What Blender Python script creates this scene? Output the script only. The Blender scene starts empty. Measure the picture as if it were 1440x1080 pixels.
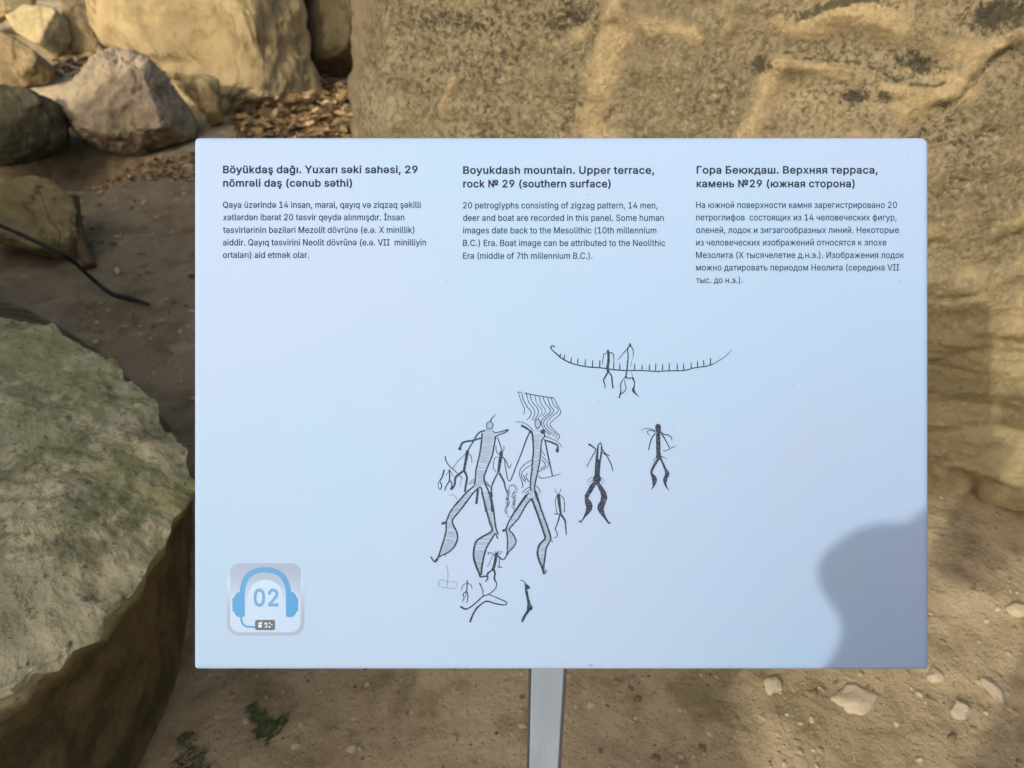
import bpy, bmesh, math, random
import numpy as np
from mathutils import Vector, Matrix, noise
from mathutils.geometry import tessellate_polygon

S = bpy.context.scene
COL = S.collection
R = math.radians
random.seed(7)

# ------------------------------------------------------------------ camera
CAM_Z, PITCH, FPX = 1.40, 35.0, 1130.0          # eye height, degrees below level, focal length in photo pixels
cam_data = bpy.data.cameras.new('camera')
cam = bpy.data.objects.new('camera', cam_data)
COL.objects.link(cam)
cam.location = (0, 0, CAM_Z)
cam.rotation_euler = (R(90 - PITCH), 0, 0)
cam_data.sensor_width = 36.0
cam_data.lens = 36.0 * FPX / 1440.0
cam_data.clip_start = 0.01
cam_data.clip_end = 1000
DEPTH = 0.658                                   # distance to the sign panel
cam_data.dof.use_dof = True
cam_data.dof.focus_distance = DEPTH
cam_data.dof.aperture_fstop = 10.0
S.camera = cam

# ------------------------------------------------------------------ sky, sun, exposure
SUN = Vector((-0.80, -1.0, 0.74)).normalized()  # towards the sun: behind the viewer, left, about 30 degrees up
SUN_EL = math.asin(SUN.z)
world = bpy.data.worlds.new('World')
S.world = world
world.use_nodes = True
wn = world.node_tree
bg = wn.nodes['Background']
sky = wn.nodes.new('ShaderNodeTexSky')
sky.sky_type = 'NISHITA'
sky.sun_disc = False
sky.sun_elevation = SUN_EL
sky.sun_rotation = math.atan2(SUN.x, SUN.y)
sky.dust_density = 7.0
sky.air_density = 1.0
sky.ozone_density = 1.0
wn.links.new(sky.outputs[0], bg.inputs[0])
bg.inputs[1].default_value = 0.15
sun_data = bpy.data.lights.new('sun', 'SUN')
sun_data.energy = 2.0
sun_data.angle = R(0.9)
sun_data.color = (1.0, 0.95, 0.82)
sun = bpy.data.objects.new('sun', sun_data)
COL.objects.link(sun)
sun.rotation_euler = SUN.to_track_quat('Z', 'Y').to_euler()
sun.location = SUN * 20
S.view_settings.view_transform = 'Standard'
S.view_settings.look = 'None'
S.view_settings.gamma = 1
S.view_settings.exposure = 0.58

# ------------------------------------------------------------------ helpers
sp_, cp_ = math.sin(R(PITCH)), math.cos(R(PITCH))
def ray(px, py):                                # world direction through a pixel of the photograph, unit depth
    a, b = (px - 720) / FPX, -(py - 540) / FPX
    return Vector((a, cp_ + b * sp_, -sp_ + b * cp_))
def on_height(px, py, z=0.0):                   # where that line of sight reaches height z
    d = ray(px, py)
    return Vector((0, 0, CAM_Z)) + d * ((z - CAM_Z) / d.z)
def at_dist(px, py, dist):                      # the point at a given depth
    return Vector((0, 0, CAM_Z)) + ray(px, py) * dist
def to_px(P):                                   # array of world points -> photograph pixels (for tracing shapes onto the rock)
    x, y, z = P[:, 0], P[:, 1], P[:, 2] - CAM_Z
    f = y * cp_ - z * sp_
    u = y * sp_ + z * cp_
    f = np.where(f < 0.05, 0.05, f)
    return 720 + x / f * FPX, 540 - u / f * FPX

def tag(o, label=None, cat=None, group=None, kind=None):
    if label: o['label'] = label
    if cat: o['category'] = cat
    if group: o['group'] = group
    if kind: o['kind'] = kind
    return o
def empty(name, loc=(0, 0, 0)):
    o = bpy.data.objects.new(name, None)
    COL.objects.link(o)
    o.location = loc
    o.empty_display_size = 0.1
    return o
def link_mesh(name, verts, faces, mat=None, parent=None, smooth=True, origin=None):
    me = bpy.data.meshes.new(name)
    if origin is not None:
        verts = [(v[0] - origin[0], v[1] - origin[1], v[2] - origin[2]) for v in verts]
    me.from_pydata([tuple(v) for v in verts], [], faces)
    me.update()
    if smooth:
        me.polygons.foreach_set('use_smooth', [True] * len(me.polygons))
    o = bpy.data.objects.new(name, me)
    COL.objects.link(o)
    if mat: me.materials.append(mat)
    if parent: o.parent = parent
    if origin is not None: o.location = origin
    return o
def set_attr(o, name, values):
    a = o.data.attributes.new(name, 'FLOAT', 'POINT')
    a.data.foreach_set('value', np.asarray(values, dtype=np.float32))
def fbm(p, scale, octv=4, seed=0.0, H=1.0):
    return noise.fractal(Vector((p[0] * scale + seed, p[1] * scale - seed * 1.7, p[2] * scale + seed * .6)), H, 2.0, octv)
def seg_dist(X, Y, line):                       # distance of many points to a polyline
    d = np.full(X.shape, 1e9)
    for (x0, y0), (x1, y1) in zip(line[:-1], line[1:]):
        dx, dy = x1 - x0, y1 - y0
        t = np.clip(((X - x0) * dx + (Y - y0) * dy) / (dx * dx + dy * dy + 1e-9), 0, 1)
        d = np.minimum(d, np.hypot(X - x0 - t * dx, Y - y0 - t * dy))
    return d

# ------------------------------------------------------------------ materials
class M:
    """small wrapper for node materials"""
    def __init__(s, name):
        s.m = bpy.data.materials.new(name)
        s.m.use_nodes = True
        s.t = s.m.node_tree
        s.b = s.t.nodes['Principled BSDF']
        s.co = s.t.nodes.new('ShaderNodeTexCoord').outputs['Object']
    def n(s, k, **kw):
        nd = s.t.nodes.new(k)
        for a, v in kw.items(): setattr(nd, a, v)
        return nd
    def l(s, a, b): s.t.links.new(a, b)
    def noise(s, scale, detail=6, rough=.6, dist=0.0, stretch=None):
        nd = s.n('ShaderNodeTexNoise')
        nd.inputs['Scale'].default_value = scale
        nd.inputs['Detail'].default_value = detail
        nd.inputs['Roughness'].default_value = rough
        nd.inputs['Distortion'].default_value = dist
        if stretch:
            mp = s.n('ShaderNodeMapping')
            mp.inputs['Scale'].default_value = stretch[:3]
            if len(stretch) > 3: mp.inputs['Rotation'].default_value = stretch[3]
            s.l(s.co, mp.inputs[0]); s.l(mp.outputs[0], nd.inputs['Vector'])
        else:
            s.l(s.co, nd.inputs['Vector'])
        return nd.outputs['Fac']
    def voro(s, scale, feature='F1'):
        nd = s.n('ShaderNodeTexVoronoi', feature=feature)
        nd.inputs['Scale'].default_value = scale
        s.l(s.co, nd.inputs['Vector'])
        return nd.outputs['Distance']
    def ramp(s, x, a, b, lo=0.0, hi=1.0):
        nd = s.n('ShaderNodeMapRange', interpolation_type='SMOOTHSTEP')
        s.l(x, nd.inputs[0])
        nd.inputs[1].default_value = a; nd.inputs[2].default_value = b
        nd.inputs[3].default_value = lo; nd.inputs[4].default_value = hi
        return nd.outputs[0]
    def mix(s, f, a, b, mode='MIX'):
        nd = s.n('ShaderNodeMix', data_type='RGBA', blend_type=mode)
        if hasattr(f, 'links'): s.l(f, nd.inputs[0])
        else: nd.inputs[0].default_value = f
        for i, v in ((6, a), (7, b)):
            if hasattr(v, 'links'): s.l(v, nd.inputs[i])
            else: nd.inputs[i].default_value = (*v, 1)
        return nd.outputs[2]
    def math(s, op, a, b=0.0):
        nd = s.n('ShaderNodeMath', operation=op)
        for i, v in ((0, a), (1, b)):
            if hasattr(v, 'links'): s.l(v, nd.inputs[i])
            else: nd.inputs[i].default_value = v
        return nd.outputs[0]
    def attr(s, name):
        return s.n('ShaderNodeAttribute', attribute_name=name).outputs['Fac']
    def color(s, c):
        if hasattr(c, 'links'): s.l(c, s.b.inputs['Base Color'])
        else: s.b.inputs['Base Color'].default_value = (*c, 1)
    def set(s, rough=.9, spec=.2, metal=0.0):
        s.b.inputs['Roughness'].default_value = rough
        s.b.inputs['Specular IOR Level'].default_value = spec
        s.b.inputs['Metallic'].default_value = metal
        return s
    def bump(s, h, strength=.5, dist=.01):
        nd = s.n('ShaderNodeBump')
        nd.inputs['Strength'].default_value = strength
        nd.inputs['Distance'].default_value = dist
        s.l(h, nd.inputs['Height'])
        s.l(nd.outputs[0], s.b.inputs['Normal'])
        return s

def rock_mat(name, main, dark, pale, scale=1.0, moss=None, moss_amt=.5, speck=.6, bump=.6):
    m = M(name).set(.95, .15)
    big = m.noise(2.2 * scale, 5, .6, .4)
    mid = m.noise(11 * scale, 7, .68, .3)
    fine = m.noise(60 * scale, 6, .7)
    pit = m.noise(95 * scale, 3, .6)
    c = m.mix(m.ramp(big, .38, .66), main, pale)
    c = m.mix(m.math('MULTIPLY', m.ramp(mid, .46, .68), .75), c, dark)
    if moss:
        c = m.mix(m.math('MULTIPLY', m.ramp(m.noise(4.5 * scale, 6, .7, .8), .56 - .12 * moss_amt, .74 - .12 * moss_amt), .85), c, moss)
    c = m.mix(m.math('MULTIPLY', m.ramp(pit, .55, .68), speck), c, dark)
    c = m.mix(m.math('MULTIPLY', m.ramp(fine, .3, .75), .45), c, pale)
    ck = m.n('ShaderNodeMath', operation='ABSOLUTE'); m.l(m.math('SUBTRACT', m.noise(1.7 * scale, 5, .55, .6), .5), ck.inputs[0])
    crack = m.math('MULTIPLY', m.ramp(ck.outputs[0], .016, .002), m.ramp(big, .40, .60))
    c = m.mix(m.math('MULTIPLY', crack, .7), c, tuple(v * .55 for v in dark))
    m.color(c)
    h = m.math('ADD', m.math('SUBTRACT', m.math('MULTIPLY', mid, 1.3), m.math('MULTIPLY', crack, .8)), m.math('ADD', m.math('MULTIPLY', fine, .6), m.math('MULTIPLY', pit, .25)))
    m.bump(h, bump, .02)
    return m.m

def flat_mat(name, c, rough=.5, spec=.4, metal=0.0):
    m = M(name).set(rough, spec, metal)
    m.color(c)
    return m.m
# letter outlines in thousandths of an em: character -> (advance, closed loops of x, y)
BOLD_GLYPH = {' ': (188, []),
'(': (296, [[71,245,75,286,82,327,90,368,101,409,127,484,143,519,166,558,266,558,236,495,222,459,209,422,197,385,187,347,180,310,171,240,170,207,171,177,174,148,179,119,185,88,206,23,235,-49,266,-115,166,-115,133,-54,110,-3,93,50,80,103,73,154,70,207]]),
')': (296, [[39,-48,54,-11,68,24,79,57,88,90,94,120,99,149,102,178,103,207,102,240,93,310,85,347,76,385,64,422,51,459,37,495,7,558,108,558,130,519,145,484,160,447,172,408,182,368,192,326,198,285,202,245,203,207,201,154,193,100,179,48,162,-4,140,-55,108,-115,7,-115]]),
',': (211, [[52,90,162,90,98,-138,16,-138]]),
'.': (211, [[79,-22,63,-16,50,-5,38,8,32,25,31,41,32,57,38,74,50,87,63,98,78,103,95,106,112,104,127,98,142,86,151,74,159,58,160,41,159,24,151,8,142,-4,127,-16,111,-22,95,-23]]),
'0': (476, [[187,-22,150,-11,118,9,90,36,68,68,51,106,38,151,31,200,29,254,31,308,38,357,51,401,68,440,92,473,118,499,151,519,187,531,227,535,266,531,303,519,335,499,363,473,385,440,402,401,415,357,422,308,424,254,422,200,415,151,402,106,385,68,363,36,335,9,303,-10,267,-22,227,-26],[246,71,262,77,277,88,290,103,303,124,312,150,319,179,323,215,325,254,323,294,319,329,312,360,303,385,290,405,277,421,262,432,245,438,227,441,208,438,191,432,176,421,163,405,151,385,141,359,134,329,130,294,128,254,130,215,134,179,141,150,151,124,163,103,176,88,191,77,207,71,227,69]]),
'2': (476, [[45,54,238,261,267,294,278,309,287,322,294,335,298,346,300,359,301,371,300,386,297,398,292,409,284,418,276,426,265,432,253,437,238,439,224,441,208,439,194,436,181,430,171,423,163,415,156,404,150,392,147,378,145,343,46,343,49,394,57,424,69,452,88,477,109,497,134,513,162,525,193,532,225,535,257,532,287,525,315,514,340,497,360,478,377,455,390,430,398,401,400,372,399,352,395,331,389,311,380,290,367,269,351,248,332,223,308,196,194,76,408,76,408,-19,45,-19]]),
'9': (476, [[259,532,291,524,320,510,345,493,367,470,385,443,398,414,406,381,408,347,406,319,400,291,391,263,376,231,356,197,331,158,210,-19,99,-16,229,176,217,176,185,178,155,185,127,198,104,214,83,235,66,260,54,288,47,318,45,352,47,385,55,417,69,446,86,471,108,494,134,511,161,524,193,532,226,535],[210,440,197,436,184,430,173,421,163,411,155,398,149,384,146,369,144,352,146,334,149,318,155,304,163,292,173,282,184,273,197,268,211,264,226,262,242,264,257,267,269,273,280,281,290,291,297,304,304,318,307,333,308,350,307,369,304,384,297,398,290,411,280,421,269,430,256,436,242,440,226,441]]),
'B': (479, [[41,528,242,528,276,526,309,519,338,508,362,492,381,474,398,451,408,427,415,401,417,374,416,350,411,330,404,311,393,295,381,281,367,270,362,267,373,261,391,248,406,232,419,212,429,190,435,164,437,136,435,108,428,81,416,57,400,35,379,15,352,1,322,-10,286,-17,247,-19,41,-19],[244,76,278,79,301,85,318,95,328,107,334,120,336,137,335,150,332,162,326,174,319,185,308,194,297,201,283,207,266,210,247,212,144,212,144,76],[237,304,253,306,268,308,280,313,291,320,300,327,307,336,312,347,316,359,317,371,315,388,309,403,300,415,286,425,266,430,239,433,144,433,144,304]]),
'U': (540, [[217,-25,180,-16,145,-2,114,18,89,43,69,70,53,101,44,137,41,172,41,528,143,528,143,179,145,158,150,139,158,122,168,107,181,95,196,85,214,77,235,72,259,71,282,72,303,77,322,85,337,95,349,107,360,122,367,139,372,158,374,179,374,528,476,528,476,172,473,137,464,102,449,70,428,42,403,18,372,-2,338,-16,300,-25,259,-27]]),
'Y': (495, [[184,203,-16,527,102,528,208,354,219,337,236,306,243,319,264,354,370,528,487,527,287,203,287,-19,184,-19]]),
'a': (412, [[134,-26,110,-21,86,-12,65,-1,46,16,32,35,20,56,13,81,11,108,13,131,18,152,27,171,39,187,52,199,69,209,84,217,102,224,121,230,175,239,244,248,251,249,255,251,256,252,257,258,256,269,254,279,250,288,246,294,240,300,231,305,222,309,210,311,196,312,180,311,168,309,156,304,147,300,139,294,131,287,125,280,121,274,111,251,15,279,34,323,49,343,67,360,85,374,106,385,127,393,149,399,171,402,209,403,243,398,261,393,279,386,296,376,313,364,327,347,339,329,348,307,354,281,356,252,356,-19,258,-19,258,5,253,1,238,-9,222,-17,203,-23,183,-26,160,-28],[189,66,205,69,219,76,230,83,239,92,246,103,252,115,255,126,257,139,259,158,275,166,235,157,203,152,164,147,152,145,141,141,131,136,123,132,117,126,114,122,112,114,111,105,112,96,114,90,117,83,122,78,128,74,137,70,146,67,158,65,170,64]]),
'b': (447, [[206,-26,183,-21,163,-13,148,-4,134,7,131,11,131,-19,34,-19,34,528,133,528,133,368,146,379,162,390,183,397,205,402,229,403,262,401,294,392,324,377,348,356,369,331,387,301,399,266,407,229,409,189,407,149,399,111,387,76,371,46,349,20,323,0,295,-15,264,-25,229,-27],[238,68,254,72,267,81,280,93,290,107,298,124,305,143,308,165,309,189,308,213,305,235,298,254,290,272,281,285,269,296,254,305,239,309,220,311,202,309,186,304,172,297,161,286,150,272,143,256,137,237,133,214,132,189,133,164,137,142,143,122,151,105,161,91,173,81,187,72,202,68,220,66]]),
'c': (419, [[171,-24,137,-15,107,0,80,21,57,47,39,77,26,111,18,147,15,187,18,228,26,265,39,299,57,329,80,355,107,376,137,392,171,401,206,403,228,403,247,400,265,395,283,389,300,381,316,372,330,361,344,348,356,333,366,317,373,300,387,264,290,239,282,264,274,278,264,291,259,295,244,304,236,307,228,309,207,311,188,309,171,304,157,295,145,284,134,268,126,251,121,232,117,210,115,187,117,165,121,143,126,124,134,107,144,93,157,81,171,73,188,68,207,65,218,66,228,68,245,73,260,81,265,86,276,99,283,114,291,140,388,115,375,79,367,61,357,45,345,30,317,6,301,-5,284,-13,267,-19,247,-24,228,-26,207,-27]]),
'd': (447, [[161,-25,130,-15,101,0,76,21,54,46,38,76,25,111,17,149,15,189,17,229,25,266,38,301,54,331,76,356,101,377,130,392,162,401,196,403,220,402,242,397,262,390,278,379,291,369,292,368,292,528,391,528,391,-19,294,-19,294,11,290,7,277,-4,261,-13,242,-21,219,-26,195,-27],[222,68,238,72,252,80,264,91,273,104,281,122,288,142,291,164,293,189,291,214,287,237,282,256,274,272,264,286,252,296,238,304,223,309,205,311,186,309,170,305,157,296,144,285,134,271,126,254,121,235,117,213,115,189,117,165,121,143,127,124,135,106,144,93,157,81,170,72,186,68,205,66]]),
'e': (427, [[174,-24,139,-15,107,0,79,21,57,47,39,77,26,111,18,147,15,187,17,227,26,263,38,298,56,328,78,354,105,375,135,391,169,401,205,403,228,402,250,399,272,392,294,383,314,370,332,354,349,336,364,314,375,289,384,260,389,229,390,150,117,150,120,132,127,114,136,100,148,87,161,77,175,71,193,67,212,65,225,66,237,68,247,71,256,75,264,80,279,94,296,127,390,104,375,64,364,44,349,26,332,11,312,-2,290,-14,266,-22,239,-26,212,-27],[288,230,286,244,280,261,272,276,263,288,252,298,239,305,224,309,205,311,186,309,171,305,157,297,145,287,135,275,126,262,120,245,118,237]]),
'f': (277, [[247,308,161,308,161,-19,62,-19,62,308,-13,308,-13,398,62,398,62,432,63,455,69,477,80,497,94,512,109,525,127,536,147,543,166,548,202,549,215,548,244,541,266,532,240,444,211,453,201,455,196,455,182,453,173,451,168,447,164,441,162,432,161,418,161,398,247,398]]),
'h': (433, [[133,-19,34,-19,34,528,133,528,133,370,141,378,168,392,196,401,227,403,255,402,281,395,304,386,326,370,343,352,358,330,368,303,374,273,376,241,376,-19,277,-19,277,234,274,259,269,277,259,291,246,301,230,307,209,310,195,309,182,306,170,300,159,293,151,285,143,274,137,260,134,245,133,227]]),
'i': (190, [[34,398,133,398,133,-19,34,-19],[68,425,53,431,41,441,31,453,25,466,22,483,25,499,31,514,41,526,54,535,68,540,84,543,100,540,114,535,127,526,137,514,144,498,145,483,144,467,137,453,127,441,115,431,99,425,84,424]]),
'k': (404, [[276,398,387,390,225,216,402,-14,285,-19,150,152,133,138,133,-19,34,-19,34,528,133,528,133,252]]),
'l': (212, [[108,-19,82,-9,60,6,45,28,36,55,34,83,34,528,133,528,133,86,137,73,140,72,146,71,185,74,204,-12,165,-20,155,-21,138,-21]]),
'm': (633, [[34,398,131,398,131,372,132,373,148,384,164,393,182,400,201,404,220,405,249,402,277,392,300,375,319,352,320,351,323,356,338,371,354,382,373,392,393,399,415,404,437,405,461,404,484,398,506,389,526,376,544,358,558,337,568,313,574,286,576,256,576,-19,477,-19,477,253,474,274,469,288,460,298,448,306,434,310,419,311,404,310,393,308,384,303,375,297,368,290,362,281,358,271,355,260,354,246,354,-19,255,-19,255,259,253,275,249,287,240,297,229,305,216,309,199,311,188,310,177,308,167,303,157,297,150,290,143,279,137,268,134,254,133,237,133,-19,34,-19]]),
'n': (433, [[133,-19,34,-19,34,398,131,398,131,369,141,378,168,392,196,401,227,403,255,402,281,395,304,386,326,370,343,352,358,330,368,303,374,273,376,241,376,-19,277,-19,277,234,274,259,269,277,259,291,246,301,230,307,209,310,195,309,182,306,170,300,159,293,151,285,143,274,137,260,134,245,133,227]]),
'o': (438, [[171,-24,137,-15,107,0,80,21,57,47,39,77,26,111,18,147,15,187,18,228,26,265,39,299,57,329,80,355,107,376,137,392,171,401,207,403,244,401,278,392,309,376,336,355,359,329,376,299,389,266,398,228,400,187,398,147,389,110,376,77,359,47,336,21,309,0,278,-15,244,-24,207,-27],[227,68,244,73,258,81,271,93,282,107,289,124,295,144,299,165,300,187,299,210,295,232,289,251,281,269,271,283,258,295,244,304,227,309,207,311,188,309,171,304,157,295,145,284,134,269,126,251,121,232,117,210,115,187,117,165,121,143,126,124,134,107,144,93,157,81,171,73,188,68,207,65]]),
'p': (447, [[34,398,131,398,131,366,146,379,162,390,183,397,205,402,229,403,262,401,294,392,324,377,348,355,369,331,387,301,399,266,407,229,409,189,407,149,399,111,387,76,371,46,349,20,323,0,295,-15,264,-25,229,-27,206,-26,183,-21,164,-13,149,-4,134,7,133,8,133,-162,34,-162],[238,68,254,72,267,81,280,93,290,107,298,124,305,143,308,165,309,189,308,213,305,234,298,254,290,271,281,285,269,296,254,305,239,309,220,311,202,309,186,304,172,297,161,286,150,272,143,256,137,237,133,214,132,189,133,164,137,142,143,122,151,105,161,91,173,80,187,72,202,68,220,66]]),
'r': (282, [[34,398,131,398,131,374,141,383,164,395,187,402,213,404,230,403,262,403,262,300,214,307,208,307,193,305,179,303,168,298,158,291,149,283,142,274,137,263,134,251,133,236,133,-19,34,-19]]),
's': (388, [[155,-26,129,-22,105,-15,83,-4,64,9,48,26,34,44,23,67,13,108,106,129,118,96,126,84,135,76,148,70,163,66,181,64,203,66,220,71,233,78,243,86,247,94,249,103,248,110,245,117,241,122,234,127,223,132,207,137,144,152,111,162,82,176,58,195,41,218,31,245,28,274,30,299,37,322,50,343,66,361,85,376,107,387,132,396,159,402,187,403,214,402,239,397,262,389,281,379,298,366,314,351,325,334,335,316,349,276,257,255,245,282,239,293,231,301,220,308,206,312,187,314,169,312,154,308,143,302,134,293,129,285,128,276,129,269,131,264,137,257,145,252,158,247,177,241,234,227,268,218,297,203,320,184,337,162,347,136,350,107,348,81,340,57,327,36,311,17,292,2,268,-11,241,-20,212,-26,182,-27]]),
't': (250, [[223,308,145,308,145,99,146,86,148,78,150,74,153,72,160,70,170,69,183,70,217,76,235,-11,204,-21,193,-22,185,-22,177,-23,167,-23,134,-20,105,-10,79,7,60,32,49,59,46,92,46,308,-13,308,-13,398,46,398,46,490,145,490,145,398,223,398]]),
'u': (433, [[155,-22,129,-16,106,-6,85,8,67,27,52,50,42,76,35,107,34,139,34,398,133,398,133,145,135,121,141,103,151,88,164,78,180,72,201,69,215,70,228,73,240,79,251,86,259,95,266,106,272,119,276,135,277,153,277,398,376,398,376,-19,279,-19,279,11,268,1,241,-13,213,-22,182,-24]]),
'x': (402, [[144,194,141,200,-2,396,110,398,186,280,191,272,195,280,206,297,217,316,272,398,383,396,236,194,239,188,238,188,389,-16,277,-19,203,93,189,116,187,111,176,93,101,-19,-10,-16]]),
'y': (412, [[47,-65,94,-71,100,-70,105,-68,111,-65,116,-61,122,-53,128,-43,133,-29,143,-1,-11,398,97,398,191,138,194,127,198,138,292,398,399,398,222,-65,213,-85,203,-103,191,-119,177,-133,163,-144,147,-153,130,-159,111,-163,81,-164,52,-161,47,-158,23,-154]]),
'ö': (438, [[171,-24,137,-15,107,0,80,21,57,47,39,77,26,111,18,147,15,187,18,228,26,265,39,299,57,329,80,355,107,376,137,392,171,401,207,403,244,401,278,392,309,376,336,355,359,329,376,299,389,266,398,228,400,187,398,147,389,110,376,77,359,47,336,21,309,0,278,-15,244,-24,207,-27],[227,68,244,73,258,81,271,93,282,107,289,124,295,143,299,165,300,187,299,210,295,232,289,251,281,268,271,283,258,295,244,304,227,309,207,311,188,309,171,304,157,295,145,284,134,268,126,251,121,232,117,210,115,187,117,165,121,143,126,124,134,107,144,93,157,81,171,73,188,68,207,65],[264,425,249,432,238,442,228,453,221,467,220,483,221,499,228,513,238,526,250,535,264,541,279,542,295,541,308,535,322,526,331,512,336,500,339,483,336,466,331,453,322,442,309,432,295,425,279,424],[121,425,105,432,94,442,84,453,77,467,76,483,77,499,84,513,94,526,106,535,121,541,136,542,151,541,165,535,177,526,187,513,194,499,195,483,194,467,187,453,177,442,166,432,151,425,136,424]]),
'ü': (433, [[155,-22,129,-16,106,-6,85,8,67,27,52,50,42,76,35,107,34,139,34,398,133,398,133,145,135,121,141,103,151,88,164,78,180,72,201,69,215,70,228,73,240,79,251,86,259,95,266,106,272,119,276,135,277,154,277,398,376,398,376,-19,279,-19,279,11,268,1,241,-13,213,-22,182,-24],[261,425,247,432,234,442,226,453,220,466,217,483,220,500,225,512,234,526,248,535,261,541,277,542,292,541,306,535,318,526,328,513,335,499,336,483,335,467,328,453,318,442,307,432,292,425,277,424],[118,425,103,431,90,442,81,453,75,467,74,483,75,499,81,512,90,526,104,535,118,541,133,542,149,541,162,535,176,526,185,512,191,499,192,483,191,467,184,453,176,442,163,432,149,425,133,424]]),
'ğ': (448, [[178,-168,152,-165,128,-158,106,-149,86,-138,69,-124,43,-95,25,-62,105,-17,136,-53,143,-59,152,-66,161,-70,174,-75,189,-77,207,-78,232,-76,253,-70,270,-60,282,-48,289,-29,292,-5,292,20,277,7,260,-1,241,-8,219,-13,195,-14,162,-12,131,-4,103,11,77,29,56,54,38,81,25,114,17,152,15,191,17,231,25,268,38,301,55,331,76,355,101,377,131,392,163,401,196,403,220,402,242,397,261,390,277,381,292,370,294,368,294,398,391,398,391,-10,389,-43,381,-74,366,-101,347,-123,324,-140,298,-154,269,-162,239,-168,207,-170],[224,80,239,84,253,91,264,100,274,113,283,129,289,147,292,168,293,193,292,217,289,237,282,257,275,273,265,286,253,296,239,304,223,309,205,311,186,309,171,304,156,296,144,285,134,272,127,255,121,236,117,216,115,193,117,169,120,149,127,130,134,114,145,101,156,92,170,84,186,80,205,78],[184,415,163,421,146,429,129,440,115,455,103,471,94,489,88,509,86,548,169,548,171,519,174,512,179,505,186,500,195,497,205,495,214,497,223,500,230,505,235,512,238,519,240,548,325,548,321,509,316,489,306,471,296,455,281,441,264,429,246,421,226,415,205,414]]),
'ı': (190, [[34,398,133,398,133,-19,34,-19]]),
'ş': (388, [[129,-22,105,-15,83,-4,64,9,48,26,34,44,23,67,13,108,106,129,118,96,126,84,135,76,148,70,163,66,181,64,203,66,220,71,233,78,243,86,247,94,249,103,248,110,245,117,241,122,234,127,223,132,207,137,144,152,111,162,82,176,58,195,41,218,31,245,28,274,30,299,37,322,50,343,66,361,85,376,108,388,132,396,159,402,187,403,214,402,239,397,262,389,281,379,298,367,314,351,325,334,335,316,349,276,257,255,245,282,239,293,231,301,220,308,206,312,187,314,169,312,154,308,143,302,134,293,129,285,128,276,129,269,131,264,137,257,145,252,158,247,177,241,234,227,268,218,298,203,320,184,337,162,347,136,350,107,348,81,340,57,327,36,311,17,292,2,268,-11,247,-18,264,-30,277,-44,284,-64,286,-85,284,-108,274,-129,260,-145,239,-154,216,-160,189,-162,128,-162,128,-88,187,-88,202,-87,202,-84,202,-83,187,-81,138,-81,146,-24]]),
'ə': (427, [[230,404,266,395,297,379,324,358,347,333,365,302,378,270,386,233,389,193,386,152,378,116,366,82,349,51,326,25,299,4,269,-12,235,-21,199,-24,176,-23,154,-18,132,-13,110,-3,90,10,72,24,55,44,40,66,29,90,21,119,15,151,14,229,287,229,284,247,277,265,268,280,256,292,243,302,229,308,211,313,192,314,179,313,167,311,157,309,139,299,132,294,126,287,108,252,14,275,29,315,40,336,55,353,72,369,93,383,115,393,139,401,165,405,192,407],[116,149,119,135,124,118,131,103,141,91,152,82,165,74,180,70,199,68,217,70,233,75,248,82,260,92,269,104,278,118,284,134,286,142]]),
'Б': (472, [[41,528,383,528,383,433,144,433,144,314,243,314,277,312,310,306,340,295,366,280,388,261,406,238,420,212,427,182,430,151,427,118,420,89,406,61,389,37,366,17,340,1,310,-10,277,-17,243,-19,41,-19],[239,75,268,78,290,84,307,95,318,110,325,128,328,151,325,172,319,189,308,201,291,211,269,217,239,220,144,220,144,75]]),
'В': (479, [[41,528,242,528,277,526,309,519,338,508,362,492,381,474,398,451,408,427,415,401,417,374,416,350,411,330,404,311,393,295,381,281,367,270,362,267,373,261,391,248,406,232,419,212,429,190,435,164,437,136,435,108,428,81,416,57,400,35,379,15,352,1,322,-10,286,-17,248,-19,41,-19],[244,76,278,79,302,85,318,95,328,107,334,120,336,137,335,150,332,162,326,174,319,184,308,194,297,201,284,207,266,210,247,212,144,212,144,76],[237,304,253,306,268,308,280,313,291,320,300,327,307,336,312,347,316,359,317,371,315,388,309,403,300,415,286,425,266,430,239,433,144,433,144,304]]),
'Г': (424, [[389,433,144,433,144,-19,41,-19,41,528,389,528]]),
'а': (412, [[134,-26,110,-21,86,-12,65,-1,46,16,32,35,20,56,13,81,11,108,13,131,18,152,27,171,39,187,52,199,69,209,84,217,102,224,121,229,175,239,244,248,251,249,255,251,256,252,257,258,256,269,254,279,250,288,246,294,239,300,231,305,222,309,210,311,196,312,180,311,168,309,156,304,147,300,139,294,131,287,125,280,121,274,111,251,15,279,34,323,49,343,66,360,85,374,106,385,127,393,149,399,171,402,209,403,243,398,261,393,279,386,296,376,313,364,327,347,339,329,348,307,354,281,356,252,356,-19,258,-19,258,5,253,1,238,-9,222,-17,203,-23,183,-26,160,-28],[189,66,205,69,219,76,230,83,239,92,247,103,252,115,255,126,257,139,259,158,275,166,235,157,203,152,164,147,152,145,141,141,131,136,123,132,117,126,114,122,112,114,111,105,112,96,114,90,117,83,122,78,129,74,137,70,146,67,158,65,170,64]]),
'д': (450, [[-6,75,35,75,37,77,49,92,57,111,65,135,68,150,74,186,79,233,92,398,375,398,375,75,433,75,433,-129,334,-129,334,-19,93,-19,93,-129,-6,-129],[276,75,276,304,183,304,172,191,162,123,153,93,143,68,147,74]]),
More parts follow.
